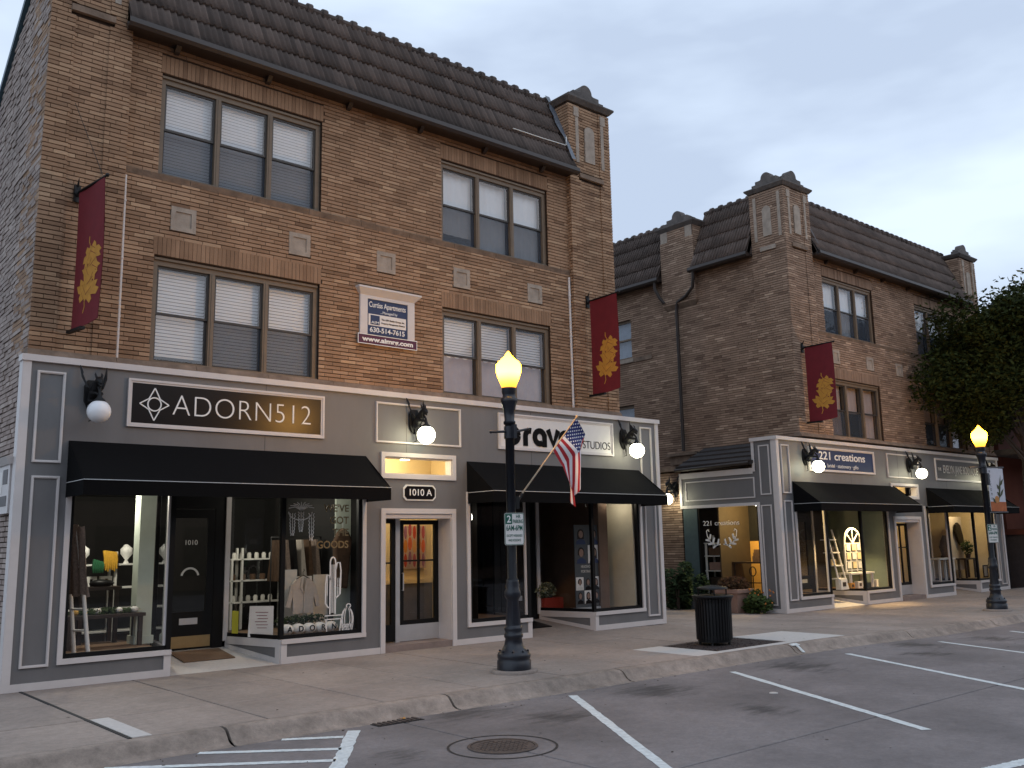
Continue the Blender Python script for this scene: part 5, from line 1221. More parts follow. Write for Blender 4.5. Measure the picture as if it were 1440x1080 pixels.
for k in range(4):
    a = .5+k*math.pi/2; s = MB(); s.lathe([(0, .03), (.05, .02)], (bx_+.25*math.cos(a), by_+.25*math.sin(a), -.01), 8); s.build('foot', m_alu if k == 0 else m_iron, t)

# ------------------------------------------------------------------ plants
def leaves(mb, c, rad, n, size, rnd, shell=.5, clumps=None):
    cs = clumps or [(c, rad, 1)]
    for i in range(n):
        cc, rr, _ = rnd.choice(cs)
        while True:
            d = Vector((rnd.gauss(0, 1), rnd.gauss(0, 1), rnd.gauss(0, 1)))
            if d.length > .01: break
        d.normalize(); q = Vector(cc)+Vector((d.x*rr[0], d.y*rr[1], d.z*rr[2]))*(shell+(1-shell)*rnd.random()**.5)
        a = Vector((rnd.gauss(0, 1), rnd.gauss(0, 1), rnd.gauss(0, .6))).normalized(); b = a.orthogonal().normalized(); s_ = size*rnd.uniform(.6, 1.4)
        mb.tone = rnd.random()*.98+.01
        mb._add([q-a*s_, q-b*s_*.5, q+a*s_, q+b*s_*.5], [(0, 1, 2, 3)])
def tree(label, x, y, cz, rad, mat, n, seed, size, lobes, loose):
    rnd = random.Random(seed); t = thing('street_tree', label, 'tree', (x, y, gz(x)))
    s = MB(); s.tube([(x, y, -.1), (x+.03, y, 1.2), (x-.05, y+.05, 2.6), (x+.02, y, 4), (x, y, cz)], [.2, .15, .13, .11, .05], 10)
    c = MB(); per = n//lobes
    for k in range(lobes):
        th = rnd.uniform(0, 2*math.pi); ph = math.asin(rnd.uniform(-.85, 1)); q = rnd.uniform(.45, .95)
        e = Vector((x+rad[0]*q*math.cos(th)*math.cos(ph), y+rad[1]*q*math.sin(th)*math.cos(ph), cz+rad[2]*q*math.sin(ph)))
        st_ = Vector((x, y, max(2.4, min(cz, e.z-1.2)))); mid = st_.lerp(e, .55)+Vector((0, 0, .2)); s.tube([st_, mid, e], [.06, .03, .008], 6)
        r_ = rnd.uniform(.55, 1.15)
        for w in range(per):
            d = Vector((rnd.gauss(0, 1), rnd.gauss(0, 1), rnd.gauss(0, .75))); d *= (r_*rnd.random()**.4/max(d.length, .01))
            if rnd.random() < loose: d *= 1.35; d.z += .15
            q3 = e+d; a = Vector((rnd.gauss(0, 1), rnd.gauss(0, 1), rnd.gauss(-.3, .6))).normalized(); b_ = a.orthogonal().normalized(); b_ = (Matrix.Rotation(rnd.uniform(0, 6.28), 3, a) @ b_); s_ = size*rnd.uniform(.6, 1.4)
            c.tone = cl(rnd.gauss(.35+.3*(k % 3)/2, .2)); c._add([q3-a*s_, q3-b_*s_*.45, q3+a*s_, q3+b_*s_*.45], [(0, 1, 2, 3)])
        if rnd.random() < .5:
            e2 = e+(e-Vector((x, y, cz))).normalized()*r_*.9+Vector((0, 0, .25)); s.tube([mid, e, e2], [.02, .012, .004], 5)
            for w in range(int(per*.05)):
                q3 = e.lerp(e2, rnd.uniform(.4, 1.1))+Vector((rnd.gauss(0, .1), rnd.gauss(0, .1), rnd.gauss(0, .1))); a = Vector((rnd.gauss(0, 1), rnd.gauss(0, 1), rnd.gauss(0, .6))).normalized(); b_ = a.orthogonal().normalized(); s_ = size*rnd.uniform(.6, 1.3)
                c.tone = cl(rnd.random()); c._add([q3-a*s_, q3-b_*s_*.45, q3+a*s_, q3+b_*s_*.45], [(0, 1, 2, 3)])
    s.build('trunk', m_bark, t); c.build('crown', mat, t); return t
tree('dark green leafy street tree covering the end of the second building', 31.7, -2.0, 7.0, (3.7, 2.2, 2.5), m_leaf, 72000, 5, .075, 44, .12)
tree('olive green tree with loose sprays rising against the sky', 37.4, -1.4, 8.0, (3.0, 2.4, 3.0), m_leafo, 20000, 8, .09, 30, .3)
def shrub(name, label, cat, c, rad, n, size, mat, seed, z):
    rnd = random.Random(seed); t = thing(name, label, cat, (c[0], c[1], z))
    s = MB()
    for k in range(7): a = rnd.uniform(0, 6.28); s.tube([(c[0], c[1], z), (c[0]+rad[0]*.5*math.cos(a), c[1]+rad[1]*.5*math.sin(a), c[2]+rad[2]*.3)], [.02, .006], 5)
    s.build('stem', m_bark, t); m_ = MB(); cl_ = [((c[0]+rnd.gauss(0, rad[0]*.4), c[1]+rnd.gauss(0, rad[1]*.4), c[2]+rnd.gauss(0, rad[2]*.35)), (rad[0]*.5, rad[1]*.5, rad[2]*.5), 1) for _ in range(9)]
    leaves(m_, None, None, n, size, rnd, .3, cl_); m_.build('foliage', mat, t); return t
shrub('alley_shrub', 'dark leafy shrub against the alley wall behind the litter bin', 'shrub', (20.25, 2.9, .5), (.42, .5, .7), 3400, .06, m_shrub, 3, -.1)
shrub('alley_shrub', 'lower dark shrub deeper in the alley beside A side wall'.replace('A side wall', 'the brick wall'), 'shrub', (20.3, 4.2, .55), (.4, .6, .7), 2400, .06, m_shrub, 4, -.1)
shrub('flowering_bush', 'small bush with orange flowers beside the clay planter', 'bush', (20.4, .45, .2), (.3, .34, .35), 1500, .05, m_flow, 6, -.08)
rnd = random.Random(2); s = MB()
for k in range(26):
    a = rnd.uniform(0, 6.28); q = (20.4+.35*math.cos(a)*rnd.random(), .3+.3*math.sin(a), .2+rnd.uniform(-.1, .35)); s.ball(q, .022, 6)
fb = [o for o in bpy.data.objects if o.name.startswith('flowering_bush')][0]
s.build('flower', M('flower_orange', (.5, .17, .03), .7, .1), fb)
t = thing('clay_planter', 'pale clay planter filled with dark red foliage by alley window', 'planter', (20.3, 1.1, -.08))
s = MB(); s.hull([(20.08, .85, -.08), (20.52, .85, -.08), (20.52, 1.35, -.08), (20.08, 1.35, -.08)], [(19.98, .75, .42), (20.62, .75, .42), (20.62, 1.45, .42), (19.98, 1.45, .42)]); s.box(19.94, 20.66, .71, 1.49, .42, .52); s.build('pot', m_terra, t, .012)
s = MB(); rnd = random.Random(7); leaves(s, (20.3, 1.1, .64), (.42, .42, .2), 900, .05, rnd, .2); s.build('foliage', leafmat('leaf_red', (.03, .02, .012), (.07, .03, .018)), t)

# ------------------------------------------------------------------ things inside the shops
def ceiling_lamp(label, loc, w, col=(1, .95, .8), r=.09, aim=None):
    t = thing('ceiling_lamp', label, 'ceiling lamp', loc)
    s = MB(); s.lathe([(0, r), (.02, r)], loc, 16); s.build('diffuser', m_shoplamp, t)
    s = MB(); s.lathe([(.021, r*1.25), (.09, r*1.1)], loc, 16); s.build('housing', m_iron, t)
    l = lamp(t, (loc[0], loc[1], loc[2]-.06), w, col, .08, 'SPOT' if aim else 'POINT')
    if aim: l.data.spot_size = R(aim[1]); l.data.spot_blend = .6; l.rotation_euler = (Vector(aim[0])-Vector(loc)).to_track_quat('-Z', 'Y').to_euler()
    return t
ceiling_lamp('round spot lamp above the ladder window', (4.7, 1.5, 2.765), 85)
ceiling_lamp('second round spot lamp near the ladder window front', (4.35, .25, 2.765), 12)
ceiling_lamp('round spot lamp above the candle shelves', (7.7, 2.3, 2.765), 40)
ceiling_lamp('round spot lamp above the cactus window', (7.75, .35, 2.765), 20)
ceiling_lamp('round warm ceiling lamp in the apartment hall', (9.9, .75, 3.38), 48, (1, .82, .5))
ceiling_lamp('round spot lamp above the portrait poster', (14.9, .35, 2.765), 16, (1, .9, .72))
ceiling_lamp('round warm spot lamp over the gift display', (fB(7.45), .12, 2.55), 520, (1, .7, .32), aim=((fB(7.2), .5, .5), 96))
ceiling_lamp('round warm lamp behind the alley shop window', (ex+.75, 1.0, 2.66), 150, (1, .72, .3))
ceiling_lamp('round warm lamp in the far boutique window', (32.4, .35, 2.72), 42, (1, .75, .4))
ceiling_lamp('round warm lamp in the far stairway hall', (fB(9.7), .8, 3.3), 26, (1, .82, .5))
# ladder with throws
t = thing('blanket_ladder', 'white blanket ladder leaning in the left shop window', 'ladder', (4.1, .4, .38))
A0, A1, B0, B1 = (4.08, .42, .38), (3.86, .36, 2.12), (4.20, .18, .38), (3.95, .14, 2.12)
for a, b in ((A0, A1), (B0, B1)): s = MB(); s.tube([a, Vector(a).lerp(Vector(b), .5)+Vector((.01, 0, 0)), b], [.032, .028, .026], 8); s.build('rail', m_white, t)
for k in range(5):
    f = .18+.17*k; s = MB(); s.tube([Vector(A0).lerp(Vector(A1), f), Vector(B0).lerp(Vector(B1), f)], .018, 8); s.build('rung', m_white, t)
s = MB(); vs = []; n = 12; k = 16
for i in range(n+1):
    for j in range(k+1):
        f = 1.02-.56*j/k; a = Vector(A0).lerp(Vector(A1), f); b = Vector(B0).lerp(Vector(B1), f); q = a.lerp(b, -.35+1.8*i/n)
        vs.append(q+Vector((-.005+.02*math.sin(i*1.7+j*.3), -.07+.012*math.sin(i*2.1), .02*math.sin(i))))
s._add(vs, [(i*(k+1)+j, i*(k+1)+j+1, (i+1)*(k+1)+j+1, (i+1)*(k+1)+j) for i in range(n) for j in range(k)], 0, True)
tag(s.build('knitted_throw', m_knit), 'taupe knitted throw hanging over the white ladder', 'throw')
# column between window and entry
t = thing('white_column', 'tall pale boxed column at the right of the ladder window', 'column', (5.2, 1.0, .38))
s = MB(); s.box(5.1, 5.34, .95, 1.2, .38, 2.79); s.build('shaft', m_greenw, t); s = MB(); s.box(5.07, 5.37, .92, 1.23, .38, .5); s.build('plinth', m_greenw, t)
# shelf unit
def shelf(label, x0, x1, y0, y1, zs_, mat, posts):
    t = thing('shelf_unit', label, 'shelf unit', ((x0+x1)/2, y0, .3))
    for z in zs_: s = MB(); s.box(x0, x1, y0, y1, z-.025, z); s.build('shelf', mat, t)
    for px in posts:
        for yy in (y0+.02, y1-.05): s = MB(); s.box(px, px+.035, yy-.02, yy+.03, .3, zs_[-1]+.2 if px == posts[1] else zs_[-1]-.026); s.build('upright', mat, t)
    return t
shelf('white shelf unit with jewellery busts behind the ladder', 4.3, 5.98, 2.35, 2.75, (.5, .86, 1.2, 1.58), m_white, (4.35, 5.2, 5.9))
shelf('pale shelf unit of candle jars behind the angled window', 7.5, 8.7, 3.0, 3.3, (.8, 1.2, 1.6), m_white, (7.52, 7.72, 8.6))
def bust(label, x, y, z):
    t = thing('necklace_bust', label, 'display bust', (x, y, z), 'pale necklace busts on the white shelf')
    s = MB(); s.tube([(x, y, z), (x, y, z+.06), (x, y-.01, z+.16), (x, y, z+.24), (x, y+.02, z+.29)], [.05, .02, .1, .1, .045], 12); s.ball((x, y+.02, z+.29), .05, 10, sc=(1, 1, .6)); s.build('torso', m_white, t); return t
bust('pale necklace bust at the left end of the white shelf', 4.72, 2.5, 1.58); bust('pale necklace bust beside the tall column on the white shelf', 5.42, 2.5, 1.58)
s = MB()
for k in range(7): s.tube([(5.0+.03*k, 2.3, 1.80-.005*k), (5.02+.028*k, 2.28, 1.66), (5.0+.035*k, 2.3, 1.5-.02*(k % 3))], [.028, .03, .012], 7)
tag(s.build('mustard_scarf', m_plastic_y), 'mustard tasselled scarf draped over the white shelf', 'scarf')
s = MB()
for k in range(6): s.tube([(4.85+.03*k, 2.3, 1.66-.01*k), (4.83+.03*k, 2.28, 1.52), (4.84+.03*k, 2.3, 1.44)], [.025, .022, .008], 6)
tag(s.build('green_scarf', m_scarfg), 'green fringed scarf draped next to the mustard scarf', 'scarf')
for i in range(3):
    x = 4.62+.24*i; t = thing('gift_card_box', ['leftmost small white box on middle shelf behind the ladder', 'middle of three small white boxes behind the ladder', 'rightmost of three small white boxes behind the ladder'][i], 'box', (x, 2.5, 1.2), 'small white boxes on the middle shelf')
    s = MB(); s.box(x-.09, x+.09, 2.45, 2.55, 1.2, 1.38); s.build('carton', m_white, t); s = MB(); s.box(x-.02, x+.02, 2.445, 2.45, 1.22, 1.34); s.build('print', m_letterk, t)
# dark side table, bench with pumpkins
def table(label, x0, x1, y0, y1, h, mat, z0=.38):
    t = thing('display_table', label, 'table', ((x0+x1)/2, (y0+y1)/2, z0)); s = MB(); s.box(x0, x1, y0, y1, h-.05, h); s.build('tabletop', mat, t)
    for a in (x0+.03, x1-.09):
        for b in (y0+.03, y1-.09): s = MB(); s.box(a, a+.06, b, b+.06, z0, h-.051); s.build('leg', mat, t)
    return t
table('low dark bench carrying pumpkins and greenery in ladder window', 4.05, 5.18, .75, 1.15, .86, m_woodd)
table('tall dark table behind the pumpkin bench', 4.4, 5.05, 1.5, 1.9, 1.24, m_woodd)
s = MB(); s.ball((4.8, 1.7, 1.29), .13, 12, sc=(1.5, 1, .5)); tag(s.build('folded_bag', m_black), 'black leather bag lying on the tall dark table', 'bag')
def pumpkin(mb, x, y, z, r, stem):
    n, k = 16, 8; vs = []
    for i in range(k+1):
        th = math.pi*i/k
        for j in range(n):
            a = 2*math.pi*j/n; rr = r*math.sin(th)*(1+.07*math.cos(8*a)); vs.append((x+rr*math.cos(a), y+rr*math.sin(a), z+r*.78*(1-math.cos(th))))
    mb._add(vs, [(i*n+j, i*n+(j+1) % n, (i+1)*n+(j+1) % n, (i+1)*n+j) for i in range(k) for j in range(n)], 0, True)
    stem.tube([(x, y, z+r*1.5), (x+.01, y, z+r*1.62), (x+.02, y, z+r*1.85)], [r*.14, r*.1, r*.09], 6)
for i, (x, lab) in enumerate(((4.2, 'small gourd beside the ladder foot on the dark bench'), (4.52, 'cream mini pumpkin second from left on the dark bench'), (4.83, 'cream mini pumpkin third from left on the dark bench'), (5.06, 'cream mini pumpkin at the column end of the dark bench'))):
    t = thing('mini_pumpkin', lab, 'pumpkin', (x, .92, .86), 'cream mini pumpkins on the dark bench'); s, st_ = MB(), MB(); pumpkin(s, x, .92, .86, .06, st_); s.build('body', m_orangew if i == 0 else m_white, t); st_.build('stalk', m_bark, t)
s = MB(); rnd = random.Random(5); leaves(s, (4.62, .95, .9), (.55, .12, .05), 500, .035, rnd, .1); tag(s.build('leaf_garland', m_shrub), 'green leaf garland lying along the dark bench', 'garland')
# right window: panel, jacket, letter pumpkins, coat, notices
t = thing('display_screen', 'white folding display screen behind the jacket', 'screen', (7.7, .75, .38))
for i in range(3): a = 7.42+.3*i; s = MB(); s.box(a, a+.28, .75+.03*(i % 2), .78+.03*(i % 2), .38, 1.42-.05*i if i != 1 else 1.3); s.build('panel', m_whited, t)
t = thing('jacket', 'oatmeal jacket on a hanger in the cactus window', 'jacket', (7.68, .45, .7))
s = MB(); s.prism([(7.49, .70), (7.662, .71), (7.665, 1.02), (7.63, 1.285), (7.56, 1.27), (7.47, 1.19)], .45, .52); s.prism([(7.672, .71), (7.85, .70), (7.87, 1.19), (7.78, 1.27), (7.715, 1.285), (7.675, 1.02)], .45, .52)
s.prism([(7.36, .82), (7.43, .80), (7.485, 1.02), (7.468, 1.185), (7.44, 1.16)], .455, .51); s.prism([(7.92, .80), (7.99, .82), (7.90, 1.16), (7.872, 1.185), (7.855, 1.02)], .455, .51)
s.build('cloth', m_jacket, t)
s = MB(); s.prism([(7.63, 1.285), (7.664, 1.03), (7.60, 1.12)], .435, .449); s.prism([(7.715, 1.285), (7.74, 1.12), (7.676, 1.03)], .435, .449); s.build('lapel', m_jacket, t)
s = MB(); s.tube([(7.55, .48, 1.27), (7.67, .48, 1.33), (7.79, .48, 1.27)], .01, 6); s.tube([(7.67, .48, 1.33), (7.67, .48, 1.38), (7.70, .48, 1.41), (7.68, .48, 1.43)], .005, 5); s.build('hanger', m_woodd, t)
for i, ch in enumerate('ADORN'):
    x = 7.22+.2*i; t = thing('letter_pumpkin', f'white pumpkin painted with a black letter {ch} in the shop window', 'pumpkin', (x, .15, .38), 'white pumpkins painted with letters in the shop window'); s, st_ = MB(), MB(); pumpkin(s, x, .15, .40, .112, st_); s.build('body', m_white, t); st_.build('stalk', m_bark, t)
    text('letter', ch, t, m_letterk, x, .032, .492, .09, ext=.003, bold=.002)
s = MB(); rnd = random.Random(15); leaves(s, (7.6, .36, .62), (.5, .05, .08), 500, .03, rnd, .1); tag(s.build('dark_greenery', m_shrub), 'dark leafy greenery standing behind the letter pumpkins', 'greenery')
t = thing('long_coat', 'brown long coat hanging at the right of the cactus window', 'coat', (8.5, .6, 1.1)); s = MB(); s.prism([(8.36, 1.12), (8.58, 1.06), (8.66, 1.9), (8.6, 2.04), (8.5, 2.12), (8.4, 2.04), (8.32, 1.88)], .55, .68); s.build('cloth', m_coat, t, .03)
s = MB(); s.tube([(8.5, .61, 2.12), (8.5, .61, 2.2)], .006, 5); s.build('hanger_hook', m_alu, t)
s = MB(); s.box(8.5, 8.8, .85, .9, .38, 2.75); tag(s.build('green_partition', m_greenw), 'pale green partition at the right end of the cactus window', 'partition')
t = thing('notice_board', 'white notice card leaning behind the angled window', 'notice', (6.95, .45, .38)); s = MB(); s.hull([(6.78, .62, .38), (7.06, .30, .38), (7.06, .31, .385), (6.78, .63, .385)], [(6.84, .70, .86), (7.1, .38, .86), (7.1, .39, .86), (6.84, .71, .86)]); s.build('card', m_signwhite, t)
s = MB()
for k in range(6):
    f = .78-.1*k; a_ = Vector((6.78, .62, .38)).lerp(Vector((6.84, .70, .86)), f); b_ = Vector((7.06, .30, .38)).lerp(Vector((7.1, .38, .86)), f); w0, w1 = a_.lerp(b_, .25+.05*(k % 3)), a_.lerp(b_, .78-.04*(k % 2)); o_ = Vector((-.004, -.006, 0))
    s.quad(w0+o_, w1+o_, w1+o_+Vector((0, 0, .012)), w0+o_+Vector((0, 0, .012)))
s.build('script_line', M('ink_rose', (.35, .2, .2), .8), t)
W1 = [o for o in bpy.data.objects if o.name.startswith('shop_window') and o.parent == A]
W1 = sorted(W1, key=lambda o: min(v.co.x for v in o.data.vertices))   # left1, right1, left2, right2
s = MB(); s.hull([(6.70, 1.05, .42), (6.735, .90, .42), (6.735, .90, .78), (6.70, 1.05, .78)], [(6.70-.006, 1.05, .42), (6.735-.006, .90, .42), (6.735-.006, .90, .78), (6.70-.006, 1.05, .78)]); s.build('yellow_sticker', m_yellow, W1[1])
for i in range(6):
    x = 7.62+.15*i; pos = ('first', 'second', 'third', 'fourth', 'fifth', 'last')[i]
    for zz, nm in ((1.6, 'top'), (.8, 'bottom')):
        s = MB(); s.lathe([(0, .04), (.09, .042), (.1, .03), (.115, .03)], (x, 3.12, zz), 10); tag(s.build('candle_jar', m_whited), f'cream candle jar, {pos} from the left on the {nm} shelf behind the angled window', 'jar', f'candle jars on the {nm} shelf')
t = thing('clothes_rack', 'rack of dark brown garments at the back of the cactus window', 'clothes rack', (9.0-.7, 1.9, .3))
s = MB(); s.tube([(7.75, 1.85, .3), (7.75, 1.85, 1.98), (8.75, 1.85, 1.98), (8.75, 1.85, .3)], .015, 6); s.build('rail', m_iron, t)
for k in range(6):
    q = 7.85+.15*k; s = MB(); s.hull([(q-.05, 1.6, 1.2-.05*(k % 3)), (q+.05, 1.6, 1.2-.05*(k % 3)), (q+.05, 2.1, 1.2), (q-.05, 2.1, 1.2)], [(q-.02, 1.72, 1.93), (q+.02, 1.72, 1.93), (q+.02, 1.98, 1.93), (q-.02, 1.98, 1.93)]); s.build('garment', (m_coat, m_knit, m_black, m_jacket)[k % 4], t)
for i in range(5):
    x = 7.6+.2*i; pos = ('first', 'second', 'third', 'fourth', 'last')[i]; s = MB(); s.lathe([(0, .055), (.1, .055), (.11, .05)], (x, 3.12, 1.2), 12); tag(s.build('dark_tin', m_coat), f'dark round tin, {pos} from the left on the middle shelf behind the angled window', 'tin', 'dark tins on the middle shelf')
# cactus and hanging plant line drawings on the glass, lettering
yv, yw = -.099, -.094; s = MB()
def oval(cx, cz, rx, rz_, n=26, a0=0, a1=360): return [(cx+rx*math.cos(R(a0+(a1-a0)*i/n)), cz+rz_*math.sin(R(a0+(a1-a0)*i/n))) for i in range(n+1)]
lw_ = .016
s.ribbon([(7.86, .70)]+[(7.86, 1.5)]+oval(7.91, 1.52, .05, .1, 10, 180, 0)+[(7.96, .70)], lw_*1.4, yv, yw)
s.ribbon([(7.86, .80), (7.82, .82), (7.78, .88), (7.78, 1.2), (7.80, 1.33), (7.84, 1.33), (7.86, 1.25)], lw_*1.4, yv, yw)
s.ribbon([(7.96, .95), (8.0, .98), (8.05, 1.02), (8.06, 1.4), (8.04, 1.53), (7.99, 1.53), (7.965, 1.42)], lw_*1.4, yv, yw)
for xx in (7.885, 7.91, 7.935, 7.81, 8.0, 8.03): s.ribbon([(xx, .72 if 7.86 < xx < 7.96 else 1.0), (xx+.003, 1.5 if 7.86 < xx < 7.96 else 1.28)], lw_*.55, yv, yw)
s.ribbon([(7.77, .62), (8.08, .62), (8.08, .68), (7.77, .68)], lw_, yv, yw, closed=True); s.ribbon([(7.79, .62), (7.81, .42), (7.86, .395), (8.0, .395), (8.05, .43), (8.07, .62)], lw_, yv, yw)
s.ribbon(oval(8.19, .6, .11, .19), lw_, yv, yw, closed=True)
for xx in (.05, .09): s.ribbon(oval(8.19, .6, xx, .19), lw_*.7, yv, yw, closed=True)
s.ribbon(oval(8.21, .82, .04, .03), lw_, yv, yw, closed=True); s.ribbon([(8.08, .52), (8.30, .52), (8.28, .41), (8.1, .41)], lw_, yv, yw, closed=True)
for i in range(8): s.ribbon([(8.10+.024*i, .41), (8.12+.022*i, .51)], lw_*.7, yv, yw)
s.build('cactus_decal', m_letter, W1[1])
s = MB()
for (cx, zt, zb2) in ((7.16, 2.34, 1.98), (7.31, 2.36, 2.04), (7.5, 2.34, 1.90)):
    n = 14
    for sg in (-1, 1): s.ribbon([(cx+sg*(.030 if k % 2 else .052)*(1-.5*(k/n)**3), zt+(zb2-zt)*k/n) for k in range(n+1)], .010, yv, yw)
    s.ribbon([(cx, zt), (cx+.004, zb2)], .006, yv, yw)
for k in range(9): a = R(20+18*k); s.ribbon([(7.32, 2.38), (7.32+.12*math.cos(a), 2.42+.07*math.sin(a)), (7.32+.24*math.cos(a), 2.38+.14*math.sin(a))], .01, yv, yw)
s.ribbon(oval(7.3, 2.36, .21, .13, 20, 180, 360), .012, yv, yw)
s.build('hanging_plant_decal', m_letter, W1[1])
for k, w_ in enumerate(("WE'VE", 'GOT', 'THE', 'GOODS')): text('window_lettering', w_, W1[1], m_lettergold, 8.2, -.096, 2.42-.2*k, .12, align='RIGHT', ext=.001, bold=.003)
# entrance door lettering
DA = sorted([o for o in bpy.data.objects if o.name.startswith('door') and o.name[:5] == 'door' and o.parent == A and not o.name.startswith('door_')], key=lambda o: o.data.vertices[0].co.x)[0]
text('lettering', '1010', DA, m_letter, 6.02, 1.208, 1.9, .08, .2, ext=.001)
s = MB(); s.ribbon(arc(6.02, 1.35, .14, 10, 170, 14), .03, 1.20, 1.207); s.build('door_decal', m_whited, DA)
# door mat
def doormat(label, x0, x1, z, mat):
    t = MB(); zz = lambda y: .004+.2*(y+.15)/1.4+.004+z
    t.hull([(x0, .45, zz(.45)), (x1, .45, zz(.45)), (x1, 1.1, zz(1.1)), (x0, 1.1, zz(1.1))], [(x0, .45, zz(.45)+.014), (x1, .45, zz(.45)+.014), (x1, 1.1, zz(1.1)+.014), (x0, 1.1, zz(1.1)+.014)])
    return tag(t.build('door_mat', mat), label, 'door mat')
doormat('brown coir door mat in front of the 1010 shop door', 5.68, 6.5, 0, m_mat); doormat('dark rubber door mat in the shop entrance behind the lamp post', 12.66, 13.3, 0, m_black)
s = MB(); s.box(15.33, 15.37, -.02, 1.7, .3, 2.76); s.build('display_side', M('side_panel_cream', (.6, .55, .42), .8, .05), A)
# hall painting
t = thing('hall_painting', 'abstract painting of red and orange shapes on the hall wall', 'painting', (10.56, 1.42, 1.34))
s = MB(); s.box(10.30, 10.83, 1.40, 1.44, 1.34, 2.16); s.build('canvas', M('canvas_pale', (.5, .36, .3), .8, .2, 6), t)
cs = [(.5, .06, .03), (.55, .2, .04), (.3, .12, .2), (.6, .12, .05), (.42, .08, .1), (.6, .3, .12)]; k = 0
for i in range(5):
    for j in range(3):
        s = MB(); px, pz = 10.35+.105*i, 1.40+.27*j; r = .045; off = .05*(i % 2)
        s.prism([(px+r*math.cos(a*.5236)*(1 if j % 2 else .8), pz+.1+off+.13*math.sin(a*.5236)) for a in range(12)], 1.395-.001*k*.1, 1.40); s.build('painted_shape', M('paint%d' % k, cs[(i*2+j) % 6], .8, .2, 8), t); k += 1
# portrait poster, glowing shape at the pane, planter in the studio
t = thing('portrait_poster', 'tall grey poster of portrait photographs in the studio window', 'poster', (14.33, .4, .43))
s = MB(); s.box(13.95, 14.7, .4, .415, .43, 2.15); s.build('sheet', m_postgrey, t); s = MB(); s.box(13.92, 14.73, .36, .46, .38, .43); s.build('stand', m_alu, t)
def portrait(cx, cz, w, h, bgm, hairlen, seed):
    rnd = random.Random(seed)
    s = MB(); s.box(cx-w/2, cx+w/2, .396, .3995, cz-h/2, cz+h/2); s.build('photo', bgm, t)
    s = MB(); s.prism([(cx+w*.27*math.cos(R(a)), cz+h*.12+h*.27*math.sin(R(a))) for a in range(0, 181, 20)]+[(cx-w*.27, cz-h*hairlen), (cx+w*.27, cz-h*hairlen)], .3925, .3955); s.build('photo_hair', m_hair, t)
    s = MB(); s.prism([(cx-w*.4, cz-h*.5), (cx+w*.4, cz-h*.5), (cx+w*.34, cz-h*.3), (cx+w*.08, cz-h*.2), (cx-w*.08, cz-h*.2), (cx-w*.34, cz-h*.3)], .390, .3925); s.build('photo_shoulders', rnd.choice([m_navy, m_signblack, m_whited]), t)
    s = MB(); s.prism([(cx+w*.18*math.cos(R(a)), cz+h*.08+h*.22*math.sin(R(a))) for a in range(0, 360, 30)], .387, .3895); s.build('photo_face', m_skin, t)
portrait(14.14, 1.92, .36, .36, m_postgrey, .2, 1); portrait(14.52, 1.92, .34, .36, m_postgrey, .0, 2); portrait(14.14, 1.53, .36, .38, m_postgrey, .05, 3); portrait(14.52, 1.53, .34, .38, m_signwhite, .25, 4)
for i in range(3):
    for j in range(2): portrait(14.08+.24*i, .92-.28*j, .22, .27, m_signwhite if (i+j) % 2 == 0 else m_postgrey, .1*((i+j) % 3), 10+i+j)
text('lettering', 'HEADSHOTS', t, m_whited, 14.3, .398, 1.27, .06, .34, ext=.001); text('lettering', 'PORTRAITS', t, m_whited, 14.3, .398, 1.17, .06, .34, ext=.001)
t = thing('pendant_bulb', 'small glowing bulb shape at the left studio window pane', 'lamp', (10.84, -.03, 2.3)); s = MB(); s.lathe([(0, .005), (.04, .04), (.1, .045), (.18, .025), (.22, .02)], (10.84, -.03, 2.2), 12); s.build('bulb', emitmat('bulb_lit', (1, .95, .8), 6), t); s = MB(); s.tube([(10.84, -.03, 2.42), (10.84, -.03, 2.75)], .006, 5); s.build('cord', m_iron, t)  # bulb-shaped glow added for a bright spot at the pane
t = thing('studio_planter', 'white flowering plant in a dark red box inside the studio', 'plant', (13.9, 1.2, .38)); s = MB(); s.box(13.7, 14.25, 1.1, 1.4, .38, .62); s.build('box', m_red, t); s = MB(); rnd = random.Random(9); leaves(s, (13.8, 1.2, .78), (.3, .2, .18), 500, .045, rnd, .2); s.build('foliage', leafmat('leaf_pale', (.08, .1, .05), (.4, .42, .3)), t)
t = thing('armchair', 'pale armchair with yellow cushion in the dark studio', 'armchair', (11.7, 1.4, .3)); s = MB(); s.box(11.4, 11.95, 1.3, 1.8, .38, .6); s.box(11.4, 11.95, 1.72, 1.85, .6, .95); s.build('seat', m_beige, t, .04); s = MB(); s.box(11.5, 11.75, 1.55, 1.7, .62, .88); s.build('cushion', m_plastic_y, t, .05)
# 221 creations display
t = thing('card_trellis', 'white arched trellis holding rows of cards in the gift window', 'display rack', (fB(7.4), .45, .8))
TX0, TX1 = fB(7.02), fB(7.92); tc_ = (TX0+TX1)/2; tr_ = (TX1-TX0)/2
s = MB(); s.ribbon([(TX0, .8), (TX0, 1.6)]+oval(tc_, 1.6, tr_, .42, 16, 180, 0)+[(TX1, 1.6), (TX1, .8)], .05, .43, .47); s.build('arch', m_white, t)
s = MB()
for z in (.85, 1.1, 1.35, 1.6): s.box(TX0+.02, TX1-.02, .44, .46, z-.015, z+.015)
for k in range(3): a = R(45+45*k); s.ribbon([(tc_, 1.6), (tc_+tr_*.95*math.cos(a), 1.6+.4*math.sin(a))], .03, .441, .459)
for x_ in (tc_-tr_*.35, tc_+tr_*.35): s.box(x_-.015, x_+.015, .44, .46, .8, 1.6)
s.build('lattice', m_white, t)
for i in range(3):
    for j in range(3): x_ = TX0+.16+.29*i; z = .9+.25*j; s = MB(); s.box(x_-.09, x_+.09, .425, .437, z, z+.18); s.build('card', m_cream if (i+j) % 2 else m_white, t)
